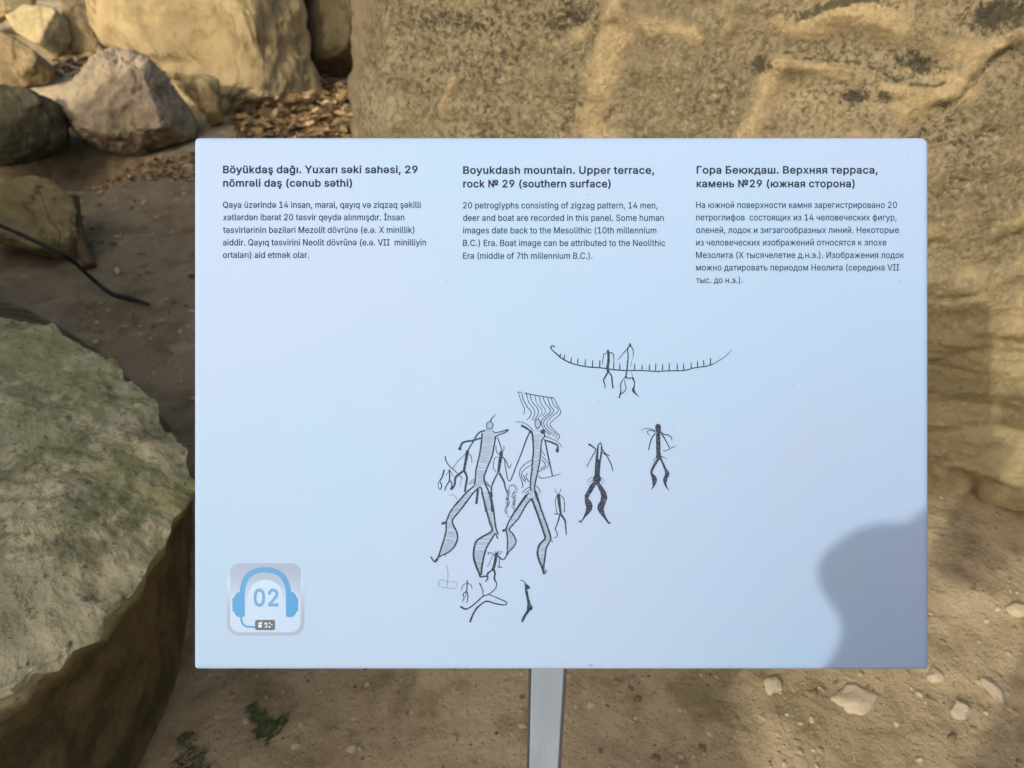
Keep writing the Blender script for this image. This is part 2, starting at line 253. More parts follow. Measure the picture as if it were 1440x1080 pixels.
'е': (427, [[174,-24,139,-15,107,0,79,21,57,47,39,77,26,111,18,147,15,187,17,227,26,263,38,298,56,328,78,354,105,375,135,391,169,401,205,403,228,402,250,399,272,392,294,383,314,370,332,354,349,336,364,314,375,289,384,260,389,229,390,150,117,150,120,132,127,114,136,100,148,87,161,77,175,71,193,67,212,65,225,66,237,68,247,71,256,75,264,80,279,94,296,127,390,105,375,64,364,44,349,26,332,11,312,-2,290,-14,265,-22,239,-26,212,-27],[288,230,285,244,280,261,272,276,263,288,252,298,239,305,224,309,205,311,186,309,171,305,157,297,145,287,135,275,126,262,120,245,118,237]]),
'ж': (586, [[150,193,-6,393,104,398,230,237,233,237,233,398,332,398,332,237,333,237,459,398,571,393,414,193,573,-14,460,-19,333,143,332,143,332,-19,233,-19,233,143,232,143,104,-19,-9,-14]]),
'к': (399, [[34,398,133,398,133,234,143,234,279,398,395,393,238,196,398,-14,281,-19,158,140,133,140,133,-19,34,-19]]),
'м': (558, [[34,398,157,398,260,151,268,128,275,150,377,398,501,398,501,-19,402,-19,402,197,402,209,395,191,307,-19,227,-19,132,206,132,197,132,-19,34,-19]]),
'н': (432, [[133,148,133,-19,34,-19,34,398,133,398,133,242,276,242,276,398,375,398,375,-19,276,-19,276,148]]),
'о': (438, [[171,-24,137,-15,107,0,80,21,57,47,39,77,26,111,18,147,15,187,18,228,26,265,39,299,57,329,80,355,107,376,137,392,171,401,207,403,244,401,278,392,309,376,336,355,358,329,376,299,389,266,398,228,400,187,398,147,389,110,376,77,358,47,336,21,309,0,277,-15,244,-24,207,-27],[227,68,244,73,258,81,271,93,281,107,289,124,295,144,299,165,300,187,299,210,295,232,289,251,281,268,271,283,258,295,244,304,227,309,207,311,188,309,171,304,156,295,145,284,134,269,126,251,121,232,117,210,115,187,117,165,121,143,126,124,134,107,144,93,156,81,171,73,188,68,207,65]]),
'р': (447, [[34,398,131,398,131,366,146,379,162,390,183,397,205,402,229,403,262,401,294,392,324,377,348,356,369,331,387,301,399,266,407,229,409,189,407,149,399,111,387,76,371,46,349,20,323,0,295,-15,264,-25,229,-27,206,-26,183,-21,164,-13,149,-4,134,7,133,8,133,-162,34,-162],[238,68,254,72,267,81,280,93,290,107,298,124,305,143,308,165,309,189,308,213,305,235,298,254,290,272,281,285,269,296,254,305,239,309,220,311,202,309,186,304,172,297,161,286,150,272,143,256,137,237,133,214,132,189,133,164,137,142,143,122,151,105,161,91,173,81,187,72,202,68,220,66]]),
'с': (419, [[171,-24,137,-15,107,0,80,21,57,47,39,77,26,111,18,147,15,187,18,228,26,265,39,299,57,329,80,355,107,376,137,392,171,401,206,403,228,403,247,400,265,395,283,388,300,381,315,372,330,361,344,348,356,333,366,317,373,300,387,264,290,239,282,264,274,278,264,291,259,295,244,304,236,307,228,309,207,311,188,309,171,304,156,295,145,284,134,268,126,251,121,232,117,210,115,187,117,165,121,143,126,124,134,107,144,92,156,81,171,73,188,68,207,65,218,66,228,68,245,73,260,81,265,86,276,99,283,114,291,140,388,115,375,79,367,61,357,45,345,30,317,6,301,-5,284,-13,266,-19,247,-24,227,-26,207,-27]]),
'т': (348, [[113,306,-13,306,-13,398,338,398,338,306,212,306,212,-19,113,-19]]),
'х': (402, [[144,194,141,200,-2,396,110,398,186,280,191,272,195,280,206,297,217,316,272,398,383,396,236,194,239,188,238,188,389,-16,277,-19,203,93,189,116,187,111,176,93,101,-19,-10,-16]]),
'ш': (595, [[133,398,133,75,236,75,236,398,335,398,335,75,439,75,439,398,538,398,538,-19,34,-19,34,398]]),
'ь': (411, [[215,263,245,261,273,255,298,245,320,232,339,215,353,196,364,174,371,149,372,123,371,98,364,73,354,52,339,30,321,14,299,-1,273,-11,245,-17,215,-19,34,-19,34,398,133,398,133,263],[133,75,213,75,231,77,246,81,258,89,266,98,271,108,273,121,271,134,266,145,257,154,246,162,231,166,213,168,133,168]]),
'ю': (608, [[34,398,130,398,130,236,189,236,195,266,209,300,227,329,249,355,276,376,306,392,341,401,377,403,413,401,447,392,478,376,505,355,527,329,546,300,559,265,567,227,569,187,567,148,559,111,546,76,527,47,505,21,478,0,446,-15,413,-24,377,-27,341,-24,306,-15,276,0,249,21,227,47,209,76,195,110,188,143,130,143,130,-19,34,-19],[397,68,414,73,428,81,441,93,451,107,459,124,464,143,468,165,470,187,468,210,464,232,459,251,451,268,440,284,428,295,414,304,397,309,377,311,357,309,341,304,327,295,314,283,304,268,296,251,290,232,286,210,285,187,286,165,290,144,296,124,303,107,314,93,327,81,341,73,357,68,377,65]]),
'я': (408, [[252,-19,252,123,182,123,96,-19,-17,-18,82,144,55,159,32,188,17,221,13,259,17,298,31,332,55,360,89,382,131,395,179,398,351,398,351,-19],[252,307,185,307,158,305,138,300,126,294,118,285,114,274,112,259,114,245,118,235,126,226,139,219,158,214,184,213,252,213]]),
'№': (784, [[41,528,133,528,334,184,334,528,435,528,435,-19,344,-19,143,324,143,-19,41,-19],[460,224,715,224,715,134,460,134],[561,231,537,237,515,246,495,259,479,276,466,295,457,317,451,340,449,365,449,400,451,424,456,448,465,470,479,490,495,505,515,519,536,528,560,534,587,535,613,534,637,528,660,519,678,505,695,489,708,469,716,448,722,424,724,400,724,365,722,340,716,316,708,295,695,276,678,259,659,246,637,237,613,231,587,230],[600,318,608,323,615,329,621,338,624,351,626,367,626,398,624,413,621,425,615,435,609,441,599,444,587,446,573,444,564,441,558,435,553,425,549,413,547,398,547,367,549,351,553,338,558,329,565,323,574,319,587,317]]),
}
# letter outlines in thousandths of an em: character -> (advance, closed loops of x, y)
GLYPH = {' ': (188, []),
'(': (281, [[83,244,87,284,94,325,102,366,112,405,139,480,154,513,173,546,247,546,225,500,211,464,198,426,186,388,176,349,168,312,159,240,158,207,159,176,162,146,167,116,174,85,195,18,224,-54,247,-103,173,-103,144,-49,121,1,104,53,92,105,85,155,82,207]]),
')': (281, [[50,-53,65,-15,79,20,90,54,99,87,106,117,111,148,114,177,115,207,114,240,105,312,97,349,87,388,75,426,62,464,48,500,26,546,101,546,119,513,134,480,149,443,161,405,171,366,180,324,186,284,190,244,191,207,189,155,181,103,168,51,150,0,129,-50,101,-103,26,-103]]),
',': (196, [[62,78,146,78,89,-126,30,-126]]),
'.': (196, [[81,-10,69,-5,58,4,49,14,44,27,43,41,44,54,49,68,58,78,69,87,81,92,95,94,109,92,122,87,133,78,141,68,147,55,148,41,147,27,141,14,133,4,122,-5,109,-10,95,-11]]),
'0': (461, [[190,-10,155,1,126,18,100,43,79,74,62,111,50,153,43,201,41,254,43,307,50,354,62,397,79,434,101,466,126,490,156,508,190,519,227,523,263,519,298,508,327,490,353,466,374,434,391,397,403,354,410,307,412,254,410,201,403,154,391,111,374,74,353,43,327,18,298,1,264,-10,227,-14],[248,59,268,66,285,79,300,96,314,119,323,146,331,177,335,214,337,254,335,294,331,331,323,363,314,390,300,412,285,430,268,443,248,450,227,453,205,450,185,443,168,430,153,412,140,390,130,363,122,331,118,294,116,254,118,214,122,177,130,146,140,119,153,96,168,79,185,66,205,59,227,57]]),
'1': (461, [[69,62,205,62,205,436,80,347,79,431,196,516,283,516,283,62,398,62,398,-7,283,-7,205,-7,69,-7]]),
'2': (461, [[57,50,247,253,277,286,288,302,297,316,305,330,309,343,312,357,313,371,312,388,308,403,302,415,293,426,283,435,270,443,256,448,240,451,224,453,206,451,190,447,175,441,163,433,153,423,145,410,139,396,135,380,134,355,58,355,61,392,68,420,80,446,97,469,117,487,140,502,166,514,195,520,225,523,255,520,283,514,309,503,332,487,351,470,367,449,379,425,386,399,388,372,387,353,384,334,378,315,369,296,357,276,342,255,322,230,299,204,166,64,396,64,396,-7,57,-7]]),
'4': (461, [[33,160,243,516,323,516,119,170,275,170,275,325,350,325,350,170,420,170,420,98,350,98,350,-7,275,-7,275,98,33,98]]),
'7': (461, [[314,445,55,445,55,516,398,516,398,447,169,-7,86,-7]]),
'B': (464, [[53,516,241,516,275,514,306,508,332,497,354,483,372,466,387,446,397,423,403,399,405,374,404,352,400,334,393,317,384,303,373,290,360,280,346,272,334,267,350,260,367,251,383,239,397,224,408,207,418,186,423,162,425,136,423,110,417,86,406,63,391,43,372,25,347,12,319,1,285,-5,247,-7,53,-7],[245,64,280,67,306,73,325,85,338,100,346,117,348,137,347,152,343,166,336,180,328,192,316,203,303,212,287,218,268,222,248,224,132,224,132,64],[238,292,255,294,271,297,285,302,298,310,309,319,317,330,324,343,328,356,329,372,326,391,320,409,308,424,291,436,269,442,240,445,132,445,132,292]]),
'C': (518, [[224,-10,184,0,146,19,114,44,86,75,64,112,46,155,37,202,33,254,37,306,46,354,64,396,86,433,114,464,146,490,184,508,224,519,267,523,294,521,318,518,342,511,365,502,387,491,406,476,424,461,441,442,454,422,465,400,474,375,482,341,402,341,397,363,383,391,375,402,364,413,353,422,340,431,327,437,313,442,299,446,283,448,267,449,238,446,212,438,188,426,166,409,147,387,131,361,120,330,113,294,110,254,113,214,120,179,131,148,147,121,166,99,188,82,212,70,238,63,267,60,283,61,299,63,313,67,327,71,340,78,364,95,375,106,383,118,391,131,397,146,403,167,482,167,474,133,465,109,454,87,441,67,425,48,406,32,387,18,366,7,343,-2,319,-9,294,-13,267,-14]]),
'E': (427, [[53,516,379,516,379,445,132,445,132,293,362,293,362,222,132,222,132,64,382,64,382,-7,53,-7]]),
'I': (308, [[24,64,111,64,111,445,24,445,24,516,276,516,276,445,190,445,190,64,276,64,276,-7,24,-7]]),
'M': (636, [[53,516,157,516,284,189,306,125,315,96,335,160,345,189,471,516,575,516,575,-7,497,-7,497,327,498,369,498,389,489,361,463,288,347,-7,281,-7,163,288,138,359,128,390,128,372,129,328,129,-7,53,-7]]),
'N': (531, [[53,516,140,516,355,178,361,167,369,155,394,111,392,142,392,195,392,516,470,516,470,-7,383,-7,196,286,162,343,153,360,142,377,128,402,129,384,132,291,132,-7,53,-7]]),
'Q': (541, [[317,166,367,99,386,120,402,147,413,178,421,214,423,254,421,294,413,330,402,362,386,388,367,410,345,427,321,439,295,446,267,449,238,446,212,438,188,427,166,410,148,388,131,361,120,330,113,294,110,254,113,214,120,178,131,147,148,121,166,99,188,82,213,70,238,62,267,60,295,62,308,66,234,165],[479,-54,397,-55,355,3,350,0,310,-10,267,-14,224,-10,184,0,146,19,114,44,86,75,64,112,46,155,37,202,33,254,37,306,46,354,64,396,86,433,114,464,146,490,184,508,224,519,267,523,310,519,350,508,388,490,420,464,448,433,470,396,487,354,497,306,500,254,497,202,487,155,470,112,448,75,420,44,412,38]]),
'S': (455, [[187,-14,154,-8,125,3,98,17,76,35,58,56,45,80,35,107,30,144,110,144,115,120,120,105,128,92,140,81,153,72,168,65,187,60,205,57,224,56,245,57,265,61,283,66,299,75,312,84,323,96,332,109,337,124,339,139,337,153,334,165,327,174,317,184,306,191,293,199,261,210,182,232,142,246,108,263,81,284,61,309,49,339,45,372,47,401,55,428,69,452,87,473,109,490,135,504,163,515,194,521,227,523,260,521,291,515,319,504,344,490,365,473,383,453,396,430,405,404,409,371,331,371,325,399,315,416,298,431,277,442,253,449,225,452,205,450,187,447,170,441,156,434,144,425,135,414,127,402,124,390,122,376,124,361,128,348,136,339,146,329,159,321,172,314,200,304,281,282,315,270,347,254,363,243,377,231,389,217,401,201,409,182,414,162,415,139,413,111,405,84,392,60,375,38,353,19,326,5,296,-7,262,-14,224,-16]]),
'V': (488, [[6,516,89,516,214,166,241,78,250,109,276,189,390,516,473,516,283,-7,199,-7]]),
'X': (482, [[197,260,17,515,108,516,194,390,223,344,236,321,238,317,252,343,292,404,370,516,458,515,279,263,468,-6,378,-7,286,125,244,191,237,204,219,172,188,125,95,-7,7,-6]]),
'a': (397, [[136,-14,113,-10,91,-1,72,9,55,24,42,41,32,60,25,83,23,108,25,129,29,148,37,165,48,179,60,190,75,199,89,206,106,213,123,218,177,227,246,236,255,238,261,241,265,244,267,248,269,257,268,271,265,283,261,294,255,302,247,309,237,316,225,320,211,323,196,324,179,323,165,320,152,316,141,310,131,303,123,296,116,288,110,280,104,266,31,286,45,317,59,336,74,351,91,364,111,374,131,382,152,387,172,390,209,391,240,386,257,382,274,375,290,366,305,355,318,340,328,323,337,303,342,279,344,251,344,-7,270,-7,270,36,257,20,246,10,232,2,218,-6,201,-11,182,-14,160,-16],[191,54,209,58,225,65,238,74,249,85,257,97,263,110,267,123,269,138,270,177,232,169,201,164,162,159,149,156,137,153,125,147,116,141,108,134,103,127,100,117,99,105,100,94,102,85,108,76,114,69,122,63,133,59,144,55,157,53,170,52]]),
'b': (432, [[207,-14,187,-10,169,-2,155,6,142,16,119,44,119,-7,46,-7,46,516,121,516,121,336,132,351,154,370,168,379,186,386,206,390,229,391,260,389,290,381,317,367,340,347,360,324,376,296,388,263,395,228,397,189,395,150,388,114,376,81,361,53,341,29,317,10,291,-3,261,-13,229,-15],[241,56,259,61,275,72,289,85,300,101,309,120,316,141,320,164,321,189,320,214,316,237,309,259,301,278,290,293,276,305,259,316,242,321,220,323,199,321,181,316,165,306,152,294,140,278,132,261,125,239,121,215,120,189,121,163,125,140,132,118,141,99,152,83,166,71,182,62,199,56,220,54]]),
'c': (404, [[173,-12,142,-4,113,10,88,30,66,54,50,82,37,114,30,149,27,187,30,226,37,262,50,294,66,322,88,346,113,366,141,381,173,389,207,391,227,391,244,388,262,384,279,377,294,370,309,362,323,351,335,340,346,326,355,311,363,296,371,272,298,254,294,269,284,285,273,299,266,305,249,315,240,318,230,321,207,323,185,321,166,315,149,304,135,291,124,274,115,255,109,234,105,211,103,187,105,164,109,140,115,119,124,101,135,85,149,72,166,61,185,56,207,53,219,54,230,56,250,61,267,72,274,78,286,93,294,110,299,125,372,107,364,83,356,67,347,52,336,38,310,15,295,6,280,-1,263,-8,245,-12,227,-14,207,-15]]),
'd': (432, [[164,-13,134,-4,107,10,84,29,64,53,49,81,36,114,29,150,27,189,29,228,36,263,49,296,64,324,84,347,108,367,134,381,164,389,196,391,219,390,239,386,256,379,271,370,283,360,292,351,301,340,304,335,304,516,379,516,379,-7,306,-7,306,45,301,37,292,26,282,16,270,6,255,-2,238,-10,218,-14,195,-15],[225,56,243,62,259,71,273,83,284,99,292,118,299,140,303,163,305,189,303,215,299,240,294,260,284,278,273,294,259,306,243,316,226,321,205,323,183,321,165,316,149,305,135,293,124,277,115,259,109,238,105,214,103,189,105,164,109,141,116,120,124,101,135,85,149,72,165,61,183,56,205,54]]),
'e': (412, [[176,-12,143,-4,113,10,87,30,66,54,50,82,37,114,30,149,27,187,29,225,37,260,49,293,65,321,86,345,111,365,139,379,171,389,205,391,227,390,248,387,268,381,288,372,307,361,324,346,340,328,353,308,364,284,372,258,377,228,378,162,104,162,105,152,109,129,116,109,127,92,140,78,155,67,171,60,191,55,212,53,226,54,240,56,252,60,262,64,272,71,288,86,302,113,374,96,364,69,354,51,340,34,324,20,306,8,286,-3,263,-10,238,-14,212,-15],[301,224,301,225,297,246,292,266,282,282,272,296,259,308,243,316,226,321,205,323,184,321,167,316,150,307,136,296,125,282,115,267,109,249,104,230,104,227]]),
'f': (262, [[235,320,149,320,149,-7,74,-7,74,320,-1,320,-1,386,74,386,74,432,75,453,80,473,90,490,102,504,116,516,132,525,150,532,168,536,201,537,213,536,240,530,252,525,232,459,213,465,201,467,195,467,179,465,167,462,159,455,153,446,150,434,149,419,149,386,235,386]]),
'g': (433, [[179,-156,155,-153,132,-147,111,-138,93,-128,77,-115,53,-88,42,-66,103,-32,127,-61,135,-69,146,-76,157,-82,171,-86,188,-89,207,-90,235,-88,258,-81,278,-69,292,-54,301,-32,304,-6,304,52,292,36,270,17,255,10,238,3,218,-1,195,-2,164,0,135,7,109,21,85,38,65,61,49,87,36,118,29,153,27,191,29,230,36,265,49,296,65,324,85,347,108,367,135,380,165,389,196,391,219,390,239,386,256,379,271,371,284,361,302,340,306,334,306,386,379,386,379,-9,377,-41,370,-70,356,-94,339,-114,318,-130,294,-143,267,-151,238,-156,207,-158],[226,68,244,73,260,81,273,92,284,107,294,124,300,144,304,167,305,193,304,218,300,240,293,261,285,279,274,294,260,306,244,316,226,321,205,323,183,321,166,316,149,306,135,293,124,278,116,259,109,239,105,217,103,193,105,168,109,146,115,126,124,108,136,93,149,82,166,73,184,68,205,66]]),
'h': (418, [[121,-7,46,-7,46,516,121,516,121,340,127,349,148,368,172,380,199,389,227,391,253,390,277,384,298,375,318,361,333,344,347,324,357,300,362,272,364,240,364,-7,289,-7,289,235,286,262,280,283,268,299,252,312,233,319,210,322,193,321,178,317,164,311,151,302,141,292,132,280,126,264,122,247,121,227]]),
'i': (175, [[46,386,121,386,121,-7,46,-7],[71,437,60,442,49,450,41,459,36,470,34,483,36,496,41,508,49,517,60,524,71,529,84,531,97,529,108,524,119,517,127,508,132,496,133,483,132,470,127,459,119,450,109,442,97,437,84,436]]),
'k': (389, [[281,386,370,383,210,216,383,-5,291,-7,153,168,121,140,121,-7,46,-7,46,516,121,516,121,222]]),
'l': (197, [[110,-7,88,2,69,15,56,34,48,58,46,84,46,516,121,516,121,84,126,66,130,63,137,60,146,59,176,62,189,-2,163,-8,154,-9,139,-9]]),
'm': (618, [[46,386,119,386,119,339,127,350,139,363,154,374,169,382,185,389,202,392,219,393,246,390,271,381,292,366,309,346,318,328,320,333,332,348,345,361,360,372,378,381,396,388,416,392,437,393,459,392,480,387,500,378,518,367,534,350,547,331,557,309,562,284,564,255,564,-7,489,-7,489,254,486,277,479,294,468,308,453,317,437,322,419,323,403,322,389,319,378,314,368,307,358,298,351,287,347,275,343,262,342,247,342,-7,267,-7,267,260,265,278,259,293,248,306,235,316,218,321,199,323,186,322,173,319,161,314,149,307,140,298,132,286,126,272,122,256,121,238,121,-7,46,-7]]),
'n': (418, [[121,-7,46,-7,46,386,119,386,119,337,127,349,148,368,172,380,199,389,227,391,253,390,277,384,298,375,318,361,334,344,347,324,357,300,362,272,364,240,364,-7,289,-7,289,235,286,262,280,283,268,299,252,312,233,319,210,322,193,321,178,317,164,311,151,302,141,292,132,280,126,264,122,247,121,227]]),
'o': (423, [[173,-12,142,-4,113,10,88,30,66,54,50,82,37,114,30,149,27,187,30,226,37,262,50,294,66,322,88,346,113,366,141,381,173,389,207,391,242,389,273,381,303,366,328,346,349,322,365,294,378,262,386,226,388,187,386,149,378,114,365,82,349,54,328,30,303,10,273,-4,242,-12,207,-15],[230,56,249,61,266,72,280,85,292,101,301,120,307,141,311,164,312,187,311,211,307,234,301,256,292,274,280,291,266,304,249,315,230,321,207,323,185,321,166,315,149,304,135,291,124,274,115,255,109,234,105,211,103,187,105,164,109,141,115,120,124,101,135,85,149,72,166,61,185,56,207,53]]),
'p': (432, [[46,386,119,386,119,333,132,351,154,370,168,379,186,386,206,390,229,391,260,389,290,381,317,367,340,347,360,324,376,296,388,263,395,228,397,189,395,150,388,114,376,81,361,53,341,29,317,10,291,-3,261,-13,229,-15,207,-14,187,-10,170,-2,155,6,142,16,124,37,121,42,121,-150,46,-150],[241,56,259,61,275,72,289,85,300,101,309,120,316,141,320,164,321,189,320,214,316,237,309,258,301,277,290,293,276,305,259,316,242,321,220,323,199,321,181,315,165,306,152,294,140,278,131,260,125,239,121,215,120,189,121,163,125,140,132,118,141,99,152,83,166,71,182,61,199,56,220,54]]),
'q': (432, [[304,-150,304,42,301,37,292,26,282,16,270,6,255,-2,238,-10,218,-14,195,-15,164,-13,134,-3,107,10,84,29,64,53,49,81,36,114,29,150,27,189,29,228,36,263,49,296,64,324,84,347,108,367,134,381,164,389,196,391,219,390,239,386,256,379,271,370,283,360,292,351,301,340,306,333,306,386,379,386,379,-150],[225,56,243,61,259,71,273,83,284,98,292,117,299,140,303,163,305,189,303,215,299,240,293,260,284,278,273,294,259,306,243,316,226,321,205,323,183,321,165,316,149,305,135,293,124,277,115,259,109,238,105,214,103,189,105,164,109,141,116,120,124,100,135,85,149,72,165,61,183,56,205,54]]),
'r': (267, [[46,386,119,386,119,344,132,359,148,373,168,383,190,390,213,392,229,391,250,391,250,314,215,319,207,319,191,317,176,314,162,309,150,300,140,291,132,280,126,267,122,253,121,237,121,-7,46,-7]]),
's': (373, [[156,-14,131,-10,109,-4,89,6,71,19,57,33,44,50,34,71,28,99,98,115,107,90,116,76,128,66,143,59,161,54,181,52,205,54,224,59,240,68,252,78,258,90,261,103,259,113,256,122,249,131,239,138,227,143,210,148,147,163,115,173,88,186,67,203,52,224,43,247,40,274,42,296,48,317,59,336,74,352,91,366,112,376,135,385,160,390,187,391,213,390,236,386,257,378,275,369,291,357,304,343,315,328,324,311,333,285,264,269,256,288,248,300,238,310,225,319,209,324,187,326,167,324,150,319,135,311,124,301,118,290,116,277,117,266,121,257,129,248,139,241,154,236,174,230,231,216,263,206,291,193,311,176,326,156,335,133,338,107,336,84,329,62,318,43,303,26,285,12,263,-1,238,-9,211,-14,182,-15]]),
't': (235, [[211,320,133,320,133,98,134,84,137,73,141,66,147,61,157,58,170,57,184,58,208,62,221,-3,202,-9,192,-10,184,-10,177,-11,168,-11,137,-8,110,1,87,16,71,38,61,62,58,93,58,320,-1,320,-1,386,58,386,58,478,133,478,133,386,211,386]]),
'u': (418, [[157,-10,133,-5,112,5,92,18,76,35,63,56,53,80,47,108,46,139,46,386,121,386,121,144,123,118,130,97,142,80,158,67,177,60,200,57,217,58,232,62,246,68,258,76,268,87,277,100,283,115,288,133,289,153,289,386,364,386,364,-7,291,-7,291,43,282,30,261,11,237,-1,210,-10,182,-12]]),
'v': (397, [[7,386,89,386,180,134,194,89,195,84,202,112,217,157,300,386,381,386,231,-7,158,-7]]),
'x': (387, [[151,195,17,385,104,386,176,274,191,247,205,274,216,291,227,310,278,386,364,385,228,192,370,-6,283,-7,213,99,189,141,184,133,176,117,166,99,95,-7,9,-6]]),
'y': (397, [[56,-78,94,-83,103,-82,110,-80,118,-75,125,-69,132,-60,139,-48,144,-34,156,-1,7,386,89,386,180,134,194,89,195,86,195,89,209,134,300,386,381,386,211,-61,202,-80,193,-97,182,-112,170,-124,157,-134,142,-142,127,-148,110,-151,82,-152,55,-149,50,-147,38,-144]]),
'z': (388, [[35,48,242,316,41,316,41,386,340,386,340,329,137,63,346,63,346,-7,35,-7]]),
'ö': (423, [[173,-12,142,-4,113,10,88,30,66,54,50,82,37,114,30,149,27,187,30,226,37,262,50,294,66,322,88,346,113,366,141,381,173,389,207,391,242,389,274,381,303,366,328,346,349,322,365,294,378,262,386,226,388,187,386,149,378,114,365,82,349,54,328,30,303,10,273,-4,242,-12,207,-15],[230,56,249,61,266,72,280,85,292,101,300,119,307,141,311,164,312,187,311,211,307,234,300,255,292,274,280,291,266,304,249,315,230,321,207,323,185,321,166,315,149,304,135,291,124,274,115,255,109,234,105,211,103,187,105,164,109,140,115,119,124,101,135,85,149,72,166,61,185,56,207,53],[267,437,255,442,246,450,238,459,233,470,232,483,233,496,238,507,246,517,255,524,267,529,279,530,292,529,302,524,313,517,320,506,325,496,327,483,325,470,320,459,313,450,303,442,292,437,279,436],[123,437,111,442,102,450,94,459,89,470,88,483,89,496,94,507,102,517,112,524,123,529,136,530,148,529,159,524,169,517,177,507,182,496,183,483,182,470,177,459,169,450,160,442,148,437,136,436]]),
'ü': (418, [[157,-10,133,-5,112,5,92,18,76,35,63,56,53,80,47,108,46,139,46,386,121,386,121,144,123,118,130,97,142,80,158,67,177,60,200,57,217,58,232,62,246,68,258,76,268,87,277,100,283,115,288,133,289,153,289,386,364,386,364,-7,291,-7,291,43,282,30,261,11,237,-2,210,-10,182,-12],[264,437,253,442,243,450,236,459,231,470,229,483,231,496,236,506,243,517,254,524,264,529,277,530,289,529,300,524,310,517,318,507,323,496,324,483,323,470,318,459,310,450,301,442,289,437,277,436],[121,437,109,442,99,450,92,459,87,470,86,483,87,496,92,506,99,517,110,524,121,529,133,530,146,529,156,524,167,517,174,506,179,496,180,483,179,470,174,459,167,450,157,442,146,437,133,436]]),
'İ': (308, [[24,64,111,64,111,445,24,445,24,516,276,516,276,445,190,445,190,64,276,64,276,-7,24,-7],[137,567,126,571,115,579,107,588,102,600,101,612,102,625,107,637,115,646,125,654,137,659,150,660,163,659,176,654,185,646,193,637,199,625,200,612,199,600,193,588,185,579,175,571,163,567,150,565]]),
'ı': (175, [[46,386,121,386,121,-7,46,-7]]),
'ş': (373, [[156,-14,131,-10,110,-4,89,6,71,19,57,33,44,50,34,71,28,99,99,115,107,90,116,77,128,66,143,59,161,54,181,52,205,54,224,59,240,68,252,78,258,90,261,103,259,113,256,122,249,131,240,138,227,143,210,148,147,163,115,173,88,186,67,203,52,224,43,247,40,274,42,296,49,317,59,336,74,352,91,366,112,376,135,385,160,390,187,391,213,390,236,386,257,378,275,369,291,357,304,343,315,328,324,311,333,285,264,269,256,288,248,300,238,310,225,319,209,324,187,326,167,324,150,319,135,311,124,301,118,290,116,277,117,266,121,257,129,248,139,241,154,236,174,230,231,216,263,207,291,193,311,176,326,156,335,133,338,107,336,84,329,62,318,43,303,26,285,12,263,0,238,-9,211,-14,209,-14,209,-23,224,-25,242,-30,256,-39,266,-50,272,-66,274,-85,272,-105,264,-122,252,-135,235,-143,214,-148,188,-150,140,-150,140,-100,188,-100,206,-98,210,-96,212,-94,213,-91,214,-84,213,-79,212,-75,210,-73,206,-71,188,-69,152,-69,159,-14]]),
'ə': (412, [[228,392,261,384,291,369,316,349,338,326,354,297,367,266,374,231,377,193,374,154,367,119,355,87,339,58,318,34,293,14,264,-1,233,-9,199,-12,177,-11,156,-7,136,-2,116,8,97,19,80,33,64,51,51,72,40,94,32,121,27,152,26,217,300,217,299,228,295,250,288,270,277,287,264,301,249,312,233,319,213,325,192,326,178,325,164,323,152,320,132,309,123,302,116,293,102,266,30,283,40,310,50,329,64,345,80,359,99,372,119,382,142,389,166,393,192,395],[103,155,103,154,107,133,112,114,121,97,132,83,145,72,161,62,178,58,199,56,220,58,237,63,254,72,268,83,279,97,289,113,295,130,300,149,300,152]]),
'И': (531, [[391,-7,391,291,392,328,395,384,396,401,382,377,336,299,327,286,141,-7,53,-7,53,516,132,516,132,195,131,142,130,126,130,111,174,187,384,516,470,516,470,-7]]),
'М': (636, [[53,516,157,516,284,189,306,125,315,96,335,160,345,189,471,516,575,516,575,-7,497,-7,497,327,498,369,498,389,489,361,462,288,347,-7,281,-7,163,288,138,359,128,390,128,372,129,328,129,-7,53,-7]]),
'Н': (525, [[53,516,132,516,132,296,385,296,385,516,464,516,464,-7,385,-7,385,225,132,225,132,-7,53,-7]]),
'а': (397, [[136,-14,113,-10,91,-1,72,9,55,24,42,41,32,60,25,83,23,108,25,129,29,148,37,165,48,179,60,190,75,199,89,206,106,213,123,218,177,227,246,236,255,238,261,241,265,244,267,248,269,257,268,271,265,283,261,294,255,302,247,309,237,316,225,320,211,323,196,324,179,323,165,320,152,316,141,310,131,303,123,296,116,288,110,280,104,266,31,287,45,317,59,336,74,351,91,364,111,374,131,382,152,387,172,390,208,391,240,386,257,382,274,375,290,366,305,355,318,340,328,323,337,303,342,279,344,251,344,-7,270,-7,270,36,257,20,246,10,232,2,218,-6,201,-11,182,-14,160,-16],[191,54,209,58,225,65,238,74,249,85,257,97,263,111,267,123,269,138,270,177,232,169,201,164,162,159,149,156,137,153,125,147,116,141,108,134,103,127,100,117,99,105,100,94,103,85,108,76,114,69,123,63,133,59,144,55,157,53,170,52]]),
